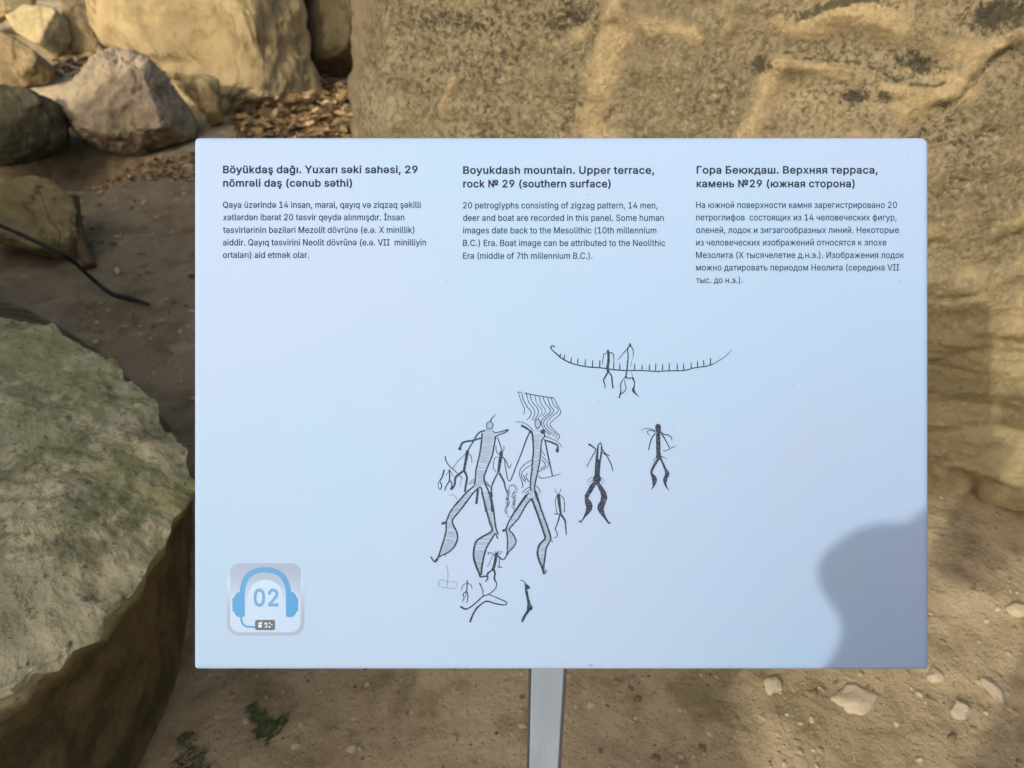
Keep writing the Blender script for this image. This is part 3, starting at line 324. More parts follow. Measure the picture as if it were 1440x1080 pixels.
'б': (419, [[175,-13,145,-5,115,9,90,28,68,51,51,79,37,111,30,146,27,185,28,236,30,271,34,302,39,331,47,356,56,379,67,399,81,417,97,431,114,444,134,454,157,462,182,468,208,472,251,477,262,479,277,484,284,492,285,496,288,516,357,516,354,490,351,473,344,458,335,444,322,433,307,425,288,417,265,413,207,407,180,401,158,394,139,384,124,370,113,353,104,330,97,301,96,298,99,303,113,319,127,333,145,346,164,356,185,364,206,369,229,370,257,368,284,359,308,345,330,327,349,304,363,277,375,248,382,216,384,181,382,146,375,112,361,81,345,54,324,30,299,11,271,-4,240,-12,208,-15],[229,55,246,60,262,68,276,79,287,93,297,111,303,131,308,153,309,178,308,203,304,226,298,246,288,263,277,277,264,288,248,296,231,301,211,303,190,301,172,296,155,287,140,275,127,260,116,242,109,222,104,200,103,175,104,152,109,131,115,112,125,94,137,80,152,68,168,60,187,55,208,53]]),
'в': (400, [[46,386,208,386,248,383,283,373,311,358,333,335,346,309,350,278,348,256,341,237,329,221,313,208,295,199,301,197,315,191,330,181,341,169,351,156,359,141,364,122,365,102,363,83,358,63,349,46,336,30,321,17,303,7,282,-1,258,-6,232,-7,46,-7],[232,63,250,64,263,68,274,75,282,84,286,95,288,108,286,123,282,138,274,148,263,156,250,160,232,162,118,162,118,63],[209,227,229,229,246,234,259,240,267,249,273,260,275,273,273,286,267,296,258,304,245,311,229,315,208,317,118,317,118,227]]),
'г': (312, [[297,316,121,316,121,-7,46,-7,46,386,297,386]]),
'д': (435, [[6,63,41,63,47,69,59,86,68,106,76,132,80,147,86,185,91,232,104,386,363,386,363,63,421,63,421,-117,346,-117,346,-7,81,-7,81,-117,6,-117],[288,63,288,316,172,316,160,192,150,126,142,97,132,73,126,63]]),
'е': (412, [[176,-12,143,-4,113,10,87,30,66,54,50,82,37,114,30,149,27,187,29,225,37,260,49,293,65,321,86,345,111,365,139,380,171,389,205,391,227,390,248,387,268,381,288,372,307,361,324,346,340,328,353,308,364,284,372,258,377,228,378,162,104,162,105,152,109,129,116,109,127,92,140,78,155,67,171,60,191,55,212,53,226,54,239,56,252,60,262,64,272,71,288,86,302,113,374,96,364,69,354,51,340,34,324,20,306,8,286,-2,263,-10,238,-14,212,-15],[301,224,301,225,297,246,292,266,282,282,272,296,259,308,243,316,226,321,205,323,184,321,167,317,150,307,136,296,125,282,115,267,109,249,104,230,104,227]]),
'ж': (571, [[165,193,12,384,98,386,224,225,245,225,245,386,320,386,320,225,339,225,465,386,552,384,399,193,554,-5,466,-7,339,155,320,155,320,-7,245,-7,245,155,226,155,98,-7,10,-5]]),
'з': (351, [[145,-10,121,-6,98,1,78,11,60,24,46,38,34,56,27,74,23,102,100,102,103,85,110,76,121,67,135,61,152,56,171,54,192,56,208,61,223,71,233,81,239,94,242,109,239,124,233,137,222,148,205,156,186,162,163,164,131,164,131,224,163,224,182,226,198,231,213,239,223,249,229,261,231,276,229,290,224,302,215,313,204,321,190,325,173,327,155,325,140,320,126,313,114,304,109,294,105,274,32,274,35,302,42,322,53,339,67,354,84,367,104,377,126,385,149,389,173,391,198,389,222,384,242,376,261,365,276,351,289,336,298,317,303,299,305,279,303,256,295,237,282,219,266,206,248,196,247,196,254,195,277,184,296,169,309,150,317,129,320,104,318,83,311,63,300,44,286,28,268,14,247,4,224,-5,199,-10,171,-11]]),
'и': (419, [[289,-7,289,255,115,-7,46,-7,46,386,121,386,121,121,296,386,365,386,365,-7]]),
'й': (419, [[289,-7,289,255,115,-7,46,-7,46,386,121,386,121,121,296,386,365,386,365,-7],[186,427,169,432,152,440,138,450,125,462,114,477,105,493,101,511,100,536,157,536,160,517,164,505,171,496,180,489,192,485,205,483,218,485,230,489,239,496,246,505,250,517,253,536,311,536,310,511,305,493,297,477,286,462,274,451,260,440,242,432,224,427,205,426]]),
'к': (384, [[46,386,121,386,121,222,149,222,285,386,377,384,222,196,379,-5,287,-7,164,152,121,152,121,-7,46,-7]]),
'л': (408, [[-1,63,20,63,30,64,37,66,51,73,56,80,60,89,64,100,68,115,71,134,77,211,84,386,355,386,355,-7,279,-7,279,316,156,316,150,188,147,149,142,114,136,82,126,55,115,33,98,16,79,3,55,-5,27,-7,-1,-7]]),
'м': (543, [[46,386,149,386,249,146,264,102,268,88,271,102,286,145,385,386,489,386,489,-7,414,-7,414,197,414,237,415,276,415,277,411,266,406,250,383,195,299,-7,235,-7,142,214,120,272,120,238,120,197,120,-7,46,-7]]),
'н': (417, [[121,160,121,-7,46,-7,46,386,121,386,121,230,288,230,288,386,363,386,363,-7,288,-7,288,160]]),
'о': (423, [[173,-12,142,-4,113,10,88,30,66,54,50,82,37,114,30,149,27,187,30,226,37,262,50,294,66,322,88,346,113,366,142,381,173,389,207,391,242,389,274,381,303,366,328,346,349,322,365,294,378,262,386,226,388,187,386,149,378,114,365,82,349,54,328,30,303,10,273,-4,242,-12,207,-15],[230,56,249,61,266,72,280,85,292,101,300,119,307,141,311,164,312,187,311,211,307,234,300,255,292,274,280,291,266,304,249,315,230,321,207,323,185,321,166,315,149,304,135,291,124,274,115,255,109,234,105,211,103,187,105,164,109,140,115,119,124,101,135,85,149,72,166,61,185,56,207,53]]),
'п': (416, [[362,-7,287,-7,287,316,121,316,121,-7,46,-7,46,386,362,386]]),
'р': (432, [[46,386,119,386,119,333,132,351,154,370,168,379,186,386,206,390,229,391,260,389,289,381,317,367,340,347,360,324,376,296,388,263,395,228,397,189,395,150,388,114,376,81,361,53,341,29,317,10,291,-3,261,-13,229,-15,207,-14,187,-10,170,-2,155,6,142,16,124,37,121,42,121,-150,46,-150],[241,56,259,61,275,71,289,85,300,101,309,120,316,141,320,164,321,189,320,214,316,237,309,258,301,277,290,293,276,305,259,316,242,321,220,323,199,321,181,315,165,306,152,294,140,278,132,260,125,239,121,215,120,189,121,163,125,140,132,118,141,99,152,83,166,71,182,61,199,56,220,54]]),
'с': (404, [[173,-12,142,-4,113,10,88,30,66,54,50,82,37,114,30,149,27,187,30,226,37,262,50,294,66,322,88,346,113,366,141,381,173,389,207,391,227,391,244,388,262,384,279,377,294,370,309,362,323,351,335,340,346,326,355,311,362,296,371,272,298,254,294,269,284,285,273,299,266,305,249,315,240,318,230,321,207,323,185,321,166,315,149,304,135,291,124,274,115,255,109,234,105,211,103,187,105,164,109,140,115,119,124,101,135,85,149,72,166,61,185,56,207,53,219,54,230,56,250,61,267,72,274,78,286,93,294,110,299,125,372,107,363,83,356,67,347,52,336,38,310,15,295,6,280,-1,263,-8,245,-12,227,-14,207,-15]]),
'т': (333, [[125,318,-1,318,-1,386,326,386,326,318,200,318,200,-7,125,-7]]),
'у': (397, [[56,-78,94,-83,103,-82,110,-80,118,-75,125,-69,132,-60,139,-48,144,-34,156,-1,7,386,89,386,180,134,194,89,195,86,195,89,209,134,300,386,381,386,211,-61,202,-80,193,-97,182,-112,170,-124,157,-134,142,-142,127,-148,110,-151,82,-152,55,-149,50,-147,38,-144]]),
'ф': (485, [[174,-12,143,-4,113,10,88,30,67,54,50,82,37,114,30,149,27,187,30,226,37,262,50,294,67,322,88,346,113,366,142,381,174,389,201,391,201,516,276,516,276,391,303,389,336,381,364,366,389,346,411,322,427,294,440,262,448,226,450,187,448,149,440,114,427,82,411,54,389,30,364,10,335,-4,303,-12,276,-14,276,-150,201,-150,201,-14],[292,53,311,58,328,69,342,84,354,100,363,120,370,141,374,164,375,187,374,212,370,235,363,257,354,277,342,294,328,309,311,320,292,326,276,327,276,51],[185,326,166,320,149,309,135,294,123,278,115,258,108,235,103,212,102,187,103,164,108,141,115,119,123,100,135,84,149,69,166,58,185,53,201,51,201,327]]),
'х': (387, [[151,195,17,385,104,386,176,274,191,247,205,274,216,291,227,310,278,386,364,385,228,192,369,-6,283,-7,213,99,189,141,184,133,176,117,166,99,95,-7,9,-6]]),
'ч': (409, [[156,115,118,128,87,148,64,177,50,214,46,258,46,386,121,386,121,258,123,233,130,215,143,200,158,190,176,184,198,182,221,183,243,185,262,189,280,193,280,386,355,386,355,-7,280,-7,280,122,259,117,230,113,198,111]]),
'щ': (590, [[121,386,121,63,248,63,248,386,323,386,323,63,451,63,451,386,526,386,526,63,576,63,576,-116,501,-116,501,-7,475,-7,46,-7,46,386]]),
'ы': (519, [[214,251,244,249,270,244,293,234,313,223,330,207,343,190,353,169,359,147,360,123,359,100,353,78,343,58,330,38,313,24,293,10,270,0,244,-5,214,-7,46,-7,46,386,121,386,121,251],[121,63,214,63,234,65,251,70,266,79,276,91,282,105,285,121,282,137,276,151,265,164,251,173,234,178,214,180,121,180],[390,386,465,386,465,-7,390,-7]]),
'ь': (396, [[214,251,244,249,270,244,293,234,313,223,330,207,343,190,353,169,359,147,360,123,359,100,353,77,343,58,330,38,313,23,293,10,270,0,244,-5,214,-7,46,-7,46,386,121,386,121,251],[121,63,214,63,234,65,251,70,266,79,276,91,282,105,285,121,282,137,276,151,265,164,251,173,234,178,214,180,121,180]]),
'э': (404, [[169,-14,151,-12,133,-8,116,-2,101,6,85,15,71,27,60,38,49,52,40,67,32,83,24,107,95,125,105,101,115,84,129,72,146,61,165,56,177,54,188,53,211,56,230,61,247,72,261,85,272,100,280,119,287,141,290,156,125,156,125,225,289,225,287,234,280,255,272,275,261,291,247,304,230,315,211,321,188,323,165,321,156,318,147,315,137,310,130,305,116,292,106,278,103,270,98,254,25,272,33,296,41,311,50,326,61,340,73,351,87,362,102,370,117,377,134,384,152,388,169,391,188,391,222,389,254,381,283,366,308,346,329,322,346,294,359,262,366,226,369,187,366,149,359,114,346,82,329,54,308,30,283,10,254,-4,222,-12,188,-15]]),
'ю': (593, [[46,386,118,386,118,224,199,224,199,226,206,262,220,294,236,322,257,346,282,366,310,381,343,389,377,391,411,389,442,381,472,366,497,346,518,322,535,294,548,262,555,226,557,187,555,149,548,114,535,82,518,54,497,30,472,10,442,-4,411,-12,377,-15,343,-12,311,-4,282,10,257,30,236,54,220,82,206,114,199,149,199,155,118,155,118,-7,46,-7],[400,56,419,62,436,72,450,85,461,101,470,120,476,141,480,164,482,187,480,211,476,235,470,256,461,275,450,292,436,304,419,315,400,321,377,323,355,321,336,315,319,304,305,291,293,275,285,256,278,234,274,211,273,187,274,164,278,141,285,120,293,101,305,85,319,72,336,61,354,56,377,53]]),
'я': (393, [[264,-7,264,135,180,135,176,135,89,-7,3,-7,100,149,94,150,63,169,42,194,29,224,25,259,29,295,42,326,63,351,94,371,133,383,180,386,339,386,339,-7],[264,319,184,319,156,317,134,311,119,303,108,291,102,277,100,259,102,242,108,228,118,217,135,208,156,202,184,201,264,201]]),
}
# ------------------------------------------------------------------ ground
def axis(lo, hi, step, far):
    a = list(np.arange(lo, hi + 1e-6, step))
    g, d = [], step
    x = hi
    while x < far:
        d *= 1.25; x += d; g.append(x)
    h, d = [], step
    x = lo
    while x > -far:
        d *= 1.25; x -= d; h.append(x)
    return np.array(h[::-1] + a + g)
PIT = on_height(15, 236)
def ground_z(x, y):
    p = (x, y, 0.0)
    z = .022 * fbm(p, 1.3, 3, 4.0) + .010 * fbm(p, 7.0, 4, 9.0) + .0032 * fbm(p, 42.0, 3, 2.0)
    dx, dy = x - PIT.x, y - PIT.y
    z -= .42 * math.exp(-(dx / .42) ** 2 - (dy / .22) ** 2)          # hollow under the dark boulder
    z += .05 * max(0.0, min(1.0, (y - 2.4) / 3.0)) * (1 + .6 * fbm(p, 2.0, 3, 1.0))
    return z
gx, gy = axis(-2.9, 2.3, .016, 160), axis(.3, 5.6, .018, 160)
verts = [(x, y, ground_z(x, y)) for y in gy for x in gx]
nx = len(gx)
faces = [(j * nx + i, j * nx + i + 1, (j + 1) * nx + i + 1, (j + 1) * nx + i) for j in range(len(gy) - 1) for i in range(nx - 1)]
m = M('packed_earth').set(.97, .1)
big = m.noise(1.6, 4, .6, .5); mid = m.noise(9, 7, .7); fine = m.noise(70, 5, .7)
c = m.mix(m.ramp(big, .36, .66), (.350, .275, .165), (.460, .368, .228))
c = m.mix(m.math('MULTIPLY', m.ramp(mid, .44, .68), .6), c, (.135, .100, .046))
c = m.mix(m.math('MULTIPLY', m.ramp(m.noise(3.3, 6, .65, .7), .53, .70), .5), c, (.095, .088, .036))
c = m.mix(m.math('MULTIPLY', m.ramp(fine, .5, .72), .45), c, (.33, .25, .135))
c = m.mix(m.math('MULTIPLY', m.ramp(m.math('ADD', m.attr('left_shade'), m.math('MULTIPLY', m.math('SUBTRACT', m.noise(4.5, 7, .7, .5), .5), 2.2)), .35, .95), .55), c, (.090, .066, .034))
grit = m.voro(85)
c = m.mix(m.math('MULTIPLY', m.ramp(grit, .22, .12), m.ramp(m.noise(30, 3, .5), .52, .62)), c, (.36, .29, .19))
c = m.mix(m.math('MULTIPLY', m.ramp(m.voro(37), .16, .07), m.ramp(m.noise(13, 3, .5), .50, .60)), c, (.07, .055, .035))
m.color(c)
m.bump(m.math('ADD', m.math('ADD', mid, m.math('MULTIPLY', fine, .5)), m.math('ADD', m.ramp(grit, .25, .08, 0, .25), m.math('MULTIPLY', m.ramp(m.voro(24), .22, .05), .3))), .9, .014)
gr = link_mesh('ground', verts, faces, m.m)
set_attr(gr, 'left_shade', [max(0, min(1, (-.38 - x) / .5)) * max(0, min(1, (y - .9) / .5)) * max(0, min(1, (4.6 - y) / .8)) for x, y, z in verts])   # soil colour darkened here to deepen the shade between the boulders
tag(gr, kind='structure')

# ------------------------------------------------------------------ the engraved rock wall and other tall rocks
def resample(poly, step):
    out = []
    n = len(poly)
    for i in range(n):
        a, b = Vector(poly[i][:2]), Vector(poly[(i + 1) % n][:2])
        st = step(poly[i]) if callable(step) else step
        k = max(1, int((b - a).length / st))
        for j in range(k): out.append(a.lerp(b, j / k))
    return out
def smooth_loop(P, it):
    for _ in range(it):
        P = [(P[i - 1] + P[i] * 2 + P[(i + 1) % len(P)]) / 4 for i in range(len(P))]
    return P
def tall_rock(plan, step, zs, height, lean, smooth):
    """closed plan -> rings of vertices, outward normals and the ring layout"""
    P = smooth_loop(resample(plan, step), smooth)
    n = len(P)
    cen = sum(P, Vector((0, 0))) / n
    N = []
    for i in range(n):
        t = (P[(i + 1) % n] - P[i - 1])
        nn = Vector((t.y, -t.x)).normalized()
        if nn.dot(P[i] - cen) < 0: nn = -nn
        N.append(nn)
    for _ in range(30):                         # even normals, so tight corners do not fold when displaced
        N = [(N[i - 1] + N[i] * 2 + N[(i + 1) % n]).normalized() for i in range(n)]
    V, Nn = [], []
    for z in zs:
        for i in range(n):
            h = height(P[i])
            zz = z * h
            q = P[i] - N[i] * lean * zz
            V.append((q.x, q.y, zz)); Nn.append((N[i].x, N[i].y, .15))
    hs = [height(p) for p in P]
    for k in (.97, .86, .65, .4, .15):
        for i in range(n):
            q = cen.lerp(P[i] - N[i] * lean * hs[i], k)
            V.append((q.x, q.y, hs[i] * k + sum(hs) / n * (1 - k) + .12 * (1 - k * k))); Nn.append((0, 0, 1))
    nr = len(zs) + 5
    F = [(r * n + i, r * n + (i + 1) % n, (r + 1) * n + (i + 1) % n, (r + 1) * n + i) for r in range(nr - 1) for i in range(n)]
    F.append(tuple((nr - 1) * n + i for i in range(n)))
    return np.array(V), np.array(Nn), F

# --- rock wall with the sandy ridges; plan runs along its sunlit face from its left corner
plan = [(-.385, 1.97), (.15, 1.77), (.60, 1.60), (1.05, 1.47), (1.60, 1.36), (2.5, 1.30),
        (3.4, 1.7), (3.6, 3.0), (2.2, 4.0), (.4, 3.8), (-.60, 3.0), (-.58, 2.6)]
def wstep(p): return .0085 if (p[1] < 2.7 and p[0] < 1.6) else (.03 if p[1] < 2.0 else .06)
zs = [z / 2.5 for z in list(np.arange(-.15, 1.35, .0085)) + list(np.arange(1.36, 2.5, .06))]
V, N, F = tall_rock(plan, wstep, zs, lambda p: 2.5, .10, 14)
px, py = to_px(V)
front = (V[:, 1] < 2.75) & (V[:, 2] < 1.45)
disp = np.zeros(len(V)); pale = np.zeros(len(V)); dark = np.zeros(len(V)); lichen = np.zeros(len(V))
wob = np.array([fbm(v, 7.0, 5, 3.3) for v in V]); wob2 = np.array([fbm(v, 8.0, 5, 8.1) for v in V])
wx, wy = px + 22 * wob, py + 22 * wob2
brk = np.clip(.62 + .75 * np.array([fbm(v, 9.0, 4, 14.1) for v in V]), .05, 1.15)   # ridges come and go
def g(line, w): return np.exp(-(seg_dist(wx, wy, line) / w) ** 2) * front
ridges = [  # line traced on the rock, half width, height (m), paleness
    ([(1040, 22), (1110, 20), (1150, 26), (1230, 30), (1290, 38), (1335, 52), (1362, 72)], 15, .020, 1.0),
    ([(1093, 96), (1140, 106), (1200, 117), (1290, 124)], 11, .018, .9),
    ([(1095, 98), (1080, 125), (1066, 155), (1052, 195), (1045, 240)], 14, .018, .9),
    ([(1470, 30), (1440, 48), (1390, 76), (1345, 108), (1310, 133), (1260, 168), (1225, 196)], 17, .022, 1.0),
    ([(878, 15), (866, 60), (862, 110), (846, 160), (838, 215)], 15, .014, .85),
    ([(872, 30), (905, 22), (950, 28), (985, 45)], 9, .012, .8),
    ([(1050, 8), (1035, 28), (1022, 48)], 7, .010, .8),
    ([(800, 52), (840, 40), (866, 30)], 7, .008, .7),
    ([(622, 150), (634, 130), (645, 116)], 5, .006, .7),
    ([(1300, 318), (1345, 322), (1400, 312), (1450, 300)], 12, .014, .5),
    ([(1300, 250), (1350, 245), (1440, 225)], 12, .012, .5),
    ([(1290, 700), (1350, 694), (1400, 702), (1450, 696)], 17, .050, .8),
    ([(1290, 395), (1360, 382), (1450, 372)], 14, .014, .45),
    ([(1385, 420), (1450, 440), (1480, 520)], 26, .012, .5),
    ([(1290, 470), (1360, 462), (1450, 470)], 12, .012, .2),
    ([(1290, 560), (1370, 545), (1460, 560)], 14, .014, .15)]
for ln, w, h, pl in ridges:
    k = g(ln, w * 1.5) * brk; disp += 1.7 * h * k; pale = np.maximum(pale, pl * g(ln, w * 1.9) * brk)
grooves = [
    ([(1104, 80), (1130, 88), (1180, 100), (1230, 106), (1300, 113), (1328, 104)], 4.5, .020, .9),
    ([(1440, 70), (1390, 92), (1352, 116), (1322, 150)], 6, .020, .8),
    ([(1308, 197), (1360, 186), (1397, 174)], 5, .016, .8),
    ([(1370, 75), (1400, 88), (1440, 96)], 5, .010, .6),
    ([(818, 90), (812, 140), (806, 190)], 12, .010, .6),
    ([(1025, 15), (1010, 40), (1005, 70)], 10, .010, .5),
    ([(1300, 338), (1340, 342), (1365, 350), (1440, 330)], 4, .016, .6),
    ([(1300, 425), (1350, 412), (1440, 405)], 4, .014, .5),
    ([(1300, 515), (1350, 502), (1400, 492)], 4, .014, .5),
    ([(1345, 668), (1375, 688), (1410, 690)], 8, .040, .6),
    ([(1290, 640), (1370, 640), (1460, 628)], 5, .020, .5),
    ([(1040, 168), (1020, 200)], 6, .008, .5),
    ([(868, 150), (850, 168)], 4, .008, .7)]
for ln, w, h, dk in grooves:
    k = g(ln, w) * (.4 + .6 * brk); disp -= .8 * h * k; dark = np.maximum(dark, .72 * dk * g(ln, w * 1.3)); pale *= 1 - .8 * k
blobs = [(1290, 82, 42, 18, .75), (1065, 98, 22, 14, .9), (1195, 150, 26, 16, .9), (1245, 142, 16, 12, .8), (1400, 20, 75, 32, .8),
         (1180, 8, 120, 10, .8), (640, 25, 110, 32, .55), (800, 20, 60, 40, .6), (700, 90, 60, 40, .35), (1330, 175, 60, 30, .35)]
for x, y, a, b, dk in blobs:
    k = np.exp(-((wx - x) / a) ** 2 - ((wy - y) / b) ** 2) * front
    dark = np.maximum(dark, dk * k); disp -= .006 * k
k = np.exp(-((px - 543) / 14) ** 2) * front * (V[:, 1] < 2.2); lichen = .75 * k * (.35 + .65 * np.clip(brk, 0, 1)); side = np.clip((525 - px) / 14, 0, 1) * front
f1 = np.array([fbm(v, 2.2, 4, 5.0) for v in V]); f2 = np.array([fbm(v, 13.0, 4, 1.0) for v in V]); f3 = np.array([fbm(v, 45.0, 3, 6.0) for v in V])
st = np.array([fbm((v[0] * .8, v[1] * .8, v[2] * 5.5), 4.5, 4, 2.0) for v in V])      # bedding planes, stronger low down
low = np.clip((.72 - V[:, 2]) / .35, 0, 1)
disp += .035 * f1 + .0095 * f2 + .0042 * f3 + st * (.006 + .022 * low)
disp -= .10 * np.clip((.14 - V[:, 2]) / .14, 0, 1) * (.4 + .6 * (f1 > -.1))
V += N * disp[:, None]
m = M('sandstone_patina').set(.95, .12)
big = m.noise(2.6, 5, .62, .5); mid = m.noise(16, 7, .7, .2); fine = m.noise(75, 6, .78, .4); pit = m.noise(80, 3, .62)
c = m.mix(m.ramp(big, .36, .64), (.250, .205, .122), (.385, .315, .190))
c = m.mix(m.math('MULTIPLY', m.ramp(m.noise(5, 6, .7, .4), .48, .66), .5), c, (.225, .195, .105))
P = m.ramp(m.math('ADD', m.math('ADD', m.attr('pale'), m.math('MULTIPLY', m.math('SUBTRACT', mid, .5), 1.5)), m.math('MULTIPLY', m.math('SUBTRACT', fine, .5), 1.0)), .16, .66)
drift = m.ramp(m.noise(3.6, 5, .65, .6), .36, .60, .45, 1.0)
pit2 = m.math('MULTIPLY', m.math('MULTIPLY', m.ramp(fine, .50, .57), drift), m.ramp(m.math('SUBTRACT', 1.15, m.attr('low')), .0, .6))
c = m.mix(m.math('MULTIPLY', pit2, .78), c, (.060, .054, .036))
c = m.mix(m.math('MULTIPLY', m.ramp(fine, .46, .39), .65), c, (.44, .36, .22))
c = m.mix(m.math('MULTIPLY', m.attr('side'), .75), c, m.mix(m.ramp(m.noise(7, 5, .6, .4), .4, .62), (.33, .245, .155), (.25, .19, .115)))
c = m.mix(m.math('MULTIPLY', P, .84), c, m.mix(m.ramp(fine, .40, .60), (.58, .45, .245), (.43, .335, .18)))
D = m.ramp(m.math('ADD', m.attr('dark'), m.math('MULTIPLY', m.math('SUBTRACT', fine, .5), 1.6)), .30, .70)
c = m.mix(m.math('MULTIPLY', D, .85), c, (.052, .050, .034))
c = m.mix(m.math('MULTIPLY', m.ramp(m.math('ADD', m.attr('lichen'), m.math('MULTIPLY', m.math('SUBTRACT', mid, .5), 1.0)), .35, .75), .8), c, (.42, .38, .25))
c = m.mix(m.math('MULTIPLY', m.attr('low'), .65), c, m.mix(m.ramp(m.noise(3, 5, .6, .4, (1, 1, 4)), .4, .62), (.54, .44, .24), (.35, .29, .15)))
m.color(c)
m.bump(m.math('ADD', m.math('ADD', mid, m.math('MULTIPLY', fine, .9)), m.math('MULTIPLY', pit, .5)), 1.0, .020)
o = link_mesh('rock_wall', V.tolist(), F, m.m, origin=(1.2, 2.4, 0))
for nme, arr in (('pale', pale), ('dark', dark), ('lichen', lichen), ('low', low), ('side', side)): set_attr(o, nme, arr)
tag(o, 'tall mottled brown sandstone rock face with pale sandy ridges rising behind the sign', 'rock face')

# --- unseen outcrop left of and behind the viewer, shaped to shade the left ground
plan = [(-1.55, -2.6), (-1.50, -1.5), (-1.75, -.5), (-2.15, .6), (-2.55, 1.7), (-2.95, 2.7), (-3.9, 3.1), (-4.2, 1.5), (-3.9, -1.0), (-3.3, -2.8)]
def oh(p): return 1.92 + .10 * fbm((p.x, p.y, 0), 1.4, 3, 2) + .75 * max(0, min(1, (p.y - .2) / .6)) - 1.85 * max(0, min(1, (p.y - 1.35) / .75))
V, N, F = tall_rock(plan, .06, [k / 28 for k in range(-2, 29)], oh, .06, 4)
disp = np.array([.09 * fbm(v, 1.6, 4, 11.) + .02 * fbm(v, 8, 4, 1.) for v in V])
V += N * disp[:, None]
o = link_mesh('shading_outcrop', V.tolist(), F, rock_mat('outcrop_stone', (.22, .17, .10), (.09, .08, .05), (.30, .24, .15), .8, (.10, .11, .05)), origin=(-2.8, 0, 0))
tag(o, 'long tall unseen outcrop left of the sign, shaped to shade the ground', 'rock')

# ------------------------------------------------------------------ boulders with a traced outline, their own distance and thickness
def boulder(name, label, poly, dist, thick, mat, cat='boulder', level=6, e1=.62, e2=.75, cuts=(), amp=.035, seed=1.0, back=None, group=None):
    cx = sum(p[0] for p in poly) / len(poly); cy = sum(p[1] for p in poly) / len(poly)
    C = at_dist(cx, cy, dist)
    d = (C - Vector((0, 0, CAM_Z))).normalized()
    right = d.cross(Vector((0, 0, 1))).normalized(); up = right.cross(d)
    pts = [at_dist(x, y, dist) - C for x, y in poly]
    pl = [(p.dot(right), p.dot(up)) for p in pts]
    ang = np.linspace(-math.pi, math.pi, 721)
    rad = np.zeros(721)
    for i in range(721):
        ca, sa = math.cos(ang[i]), math.sin(ang[i])
        best = 0
        for (x0, y0), (x1, y1) in zip(pl, pl[1:] + pl[:1]):
            den = ca * (y1 - y0) - sa * (x1 - x0)
            if abs(den) < 1e-12: continue
            t = (x0 * (y1 - y0) - y0 * (x1 - x0)) / den
            u = (x0 * sa - y0 * ca) / den
            if t > 0 and -1e-6 <= u <= 1 + 1e-6: best = max(best, t)
        rad[i] = best
    k = np.hanning(15); k /= k.sum()
    rr = np.convolve(np.concatenate([rad[-8:-1], rad, rad[1:8]]), k, 'valid')
    bm = bmesh.new()
    bmesh.ops.create_icosphere(bm, subdivisions=level, radius=1)
    size = float(np.mean(rad))
    back = back or thick
    rb = random.Random(int(seed * 10))
    CUT = [(Vector(n).normalized(), off) for n, off in cuts] + [(Vector((rb.gauss(0, 1), rb.gauss(0, 1), abs(rb.gauss(0, .9)))).normalized(), rb.uniform(.86, 1.08)) for _ in range(14)]
    for v in bm.verts:
        a, b, c = v.co
        rho = math.hypot(a, b); ph = math.atan2(b, a)
        q = np.interp(ph, ang, rr) * (rho ** e1)
        dd = (thick if c > 0 else back) * (abs(c) ** e2) * (1 if c > 0 else -1)
        L = Vector((q * math.cos(ph), q * math.sin(ph), dd))
        for n, off in CUT:                      # broken faces: cut the stone back to a plane
            e = L.x * n.x + L.y * n.y + L.z * n.z - off * size
            if e > 0: L -= n * e * .93
        w = C + right * L.x + up * L.y - d * L.z
        nd = (right * L.x + up * L.y - d * L.z).normalized()
        w += nd * size * (amp * 2.2 * fbm(w, 1.6 / size, 4, seed) + amp * .75 * fbm(w, 6 / size, 5, seed + 3, .8) + amp * .28 * fbm(w, 24 / size, 3, seed + 5) - amp * 6 * max(0.0, .08 - abs(fbm(w, 2.2 / size, 3, seed + 8))))
        v.co = w
    me = bpy.data.meshes.new(name)
    bm.normal_update()
    for f in bm.faces: f.smooth = True
    zmin = min(v.co.z for v in bm.verts)
    org = Vector((C.x, C.y, max(0.0, zmin)))
    bmesh.ops.translate(bm, verts=bm.verts, vec=-org)
    bm.to_mesh(me); bm.free()
    o = bpy.data.objects.new(name, me)
    COL.objects.link(o); o.location = org
    me.materials.append(mat)
    return tag(o, label, cat, group)

st_yellow = rock_mat('yellow_sandstone', (.31, .235, .115), (.19, .14, .065), (.37, .29, .155), .9, None, .3, .25, .5)
st_grey = rock_mat('grey_pink_stone', (.300, .245, .155), (.125, .112, .062), (.42, .325, .225), .9, (.12, .115, .052), .6, .35, .5)
st_brown = rock_mat('brown_stone', (.22, .16, .078), (.085, .068, .035), (.29, .215, .11), 1.0, (.11, .11, .055), .4, .5, .5)
st_pale = rock_mat('pale_stone', (.36, .29, .15), (.17, .14, .065), (.43, .36, .20), 1.0, None, .3, .4, .5)
st_moss = rock_mat('mossy_stone', (.30, .275, .19), (.14, .13, .085), (.40, .35, .25), 1.5, (.165, .180, .065), .75, .45, .7)

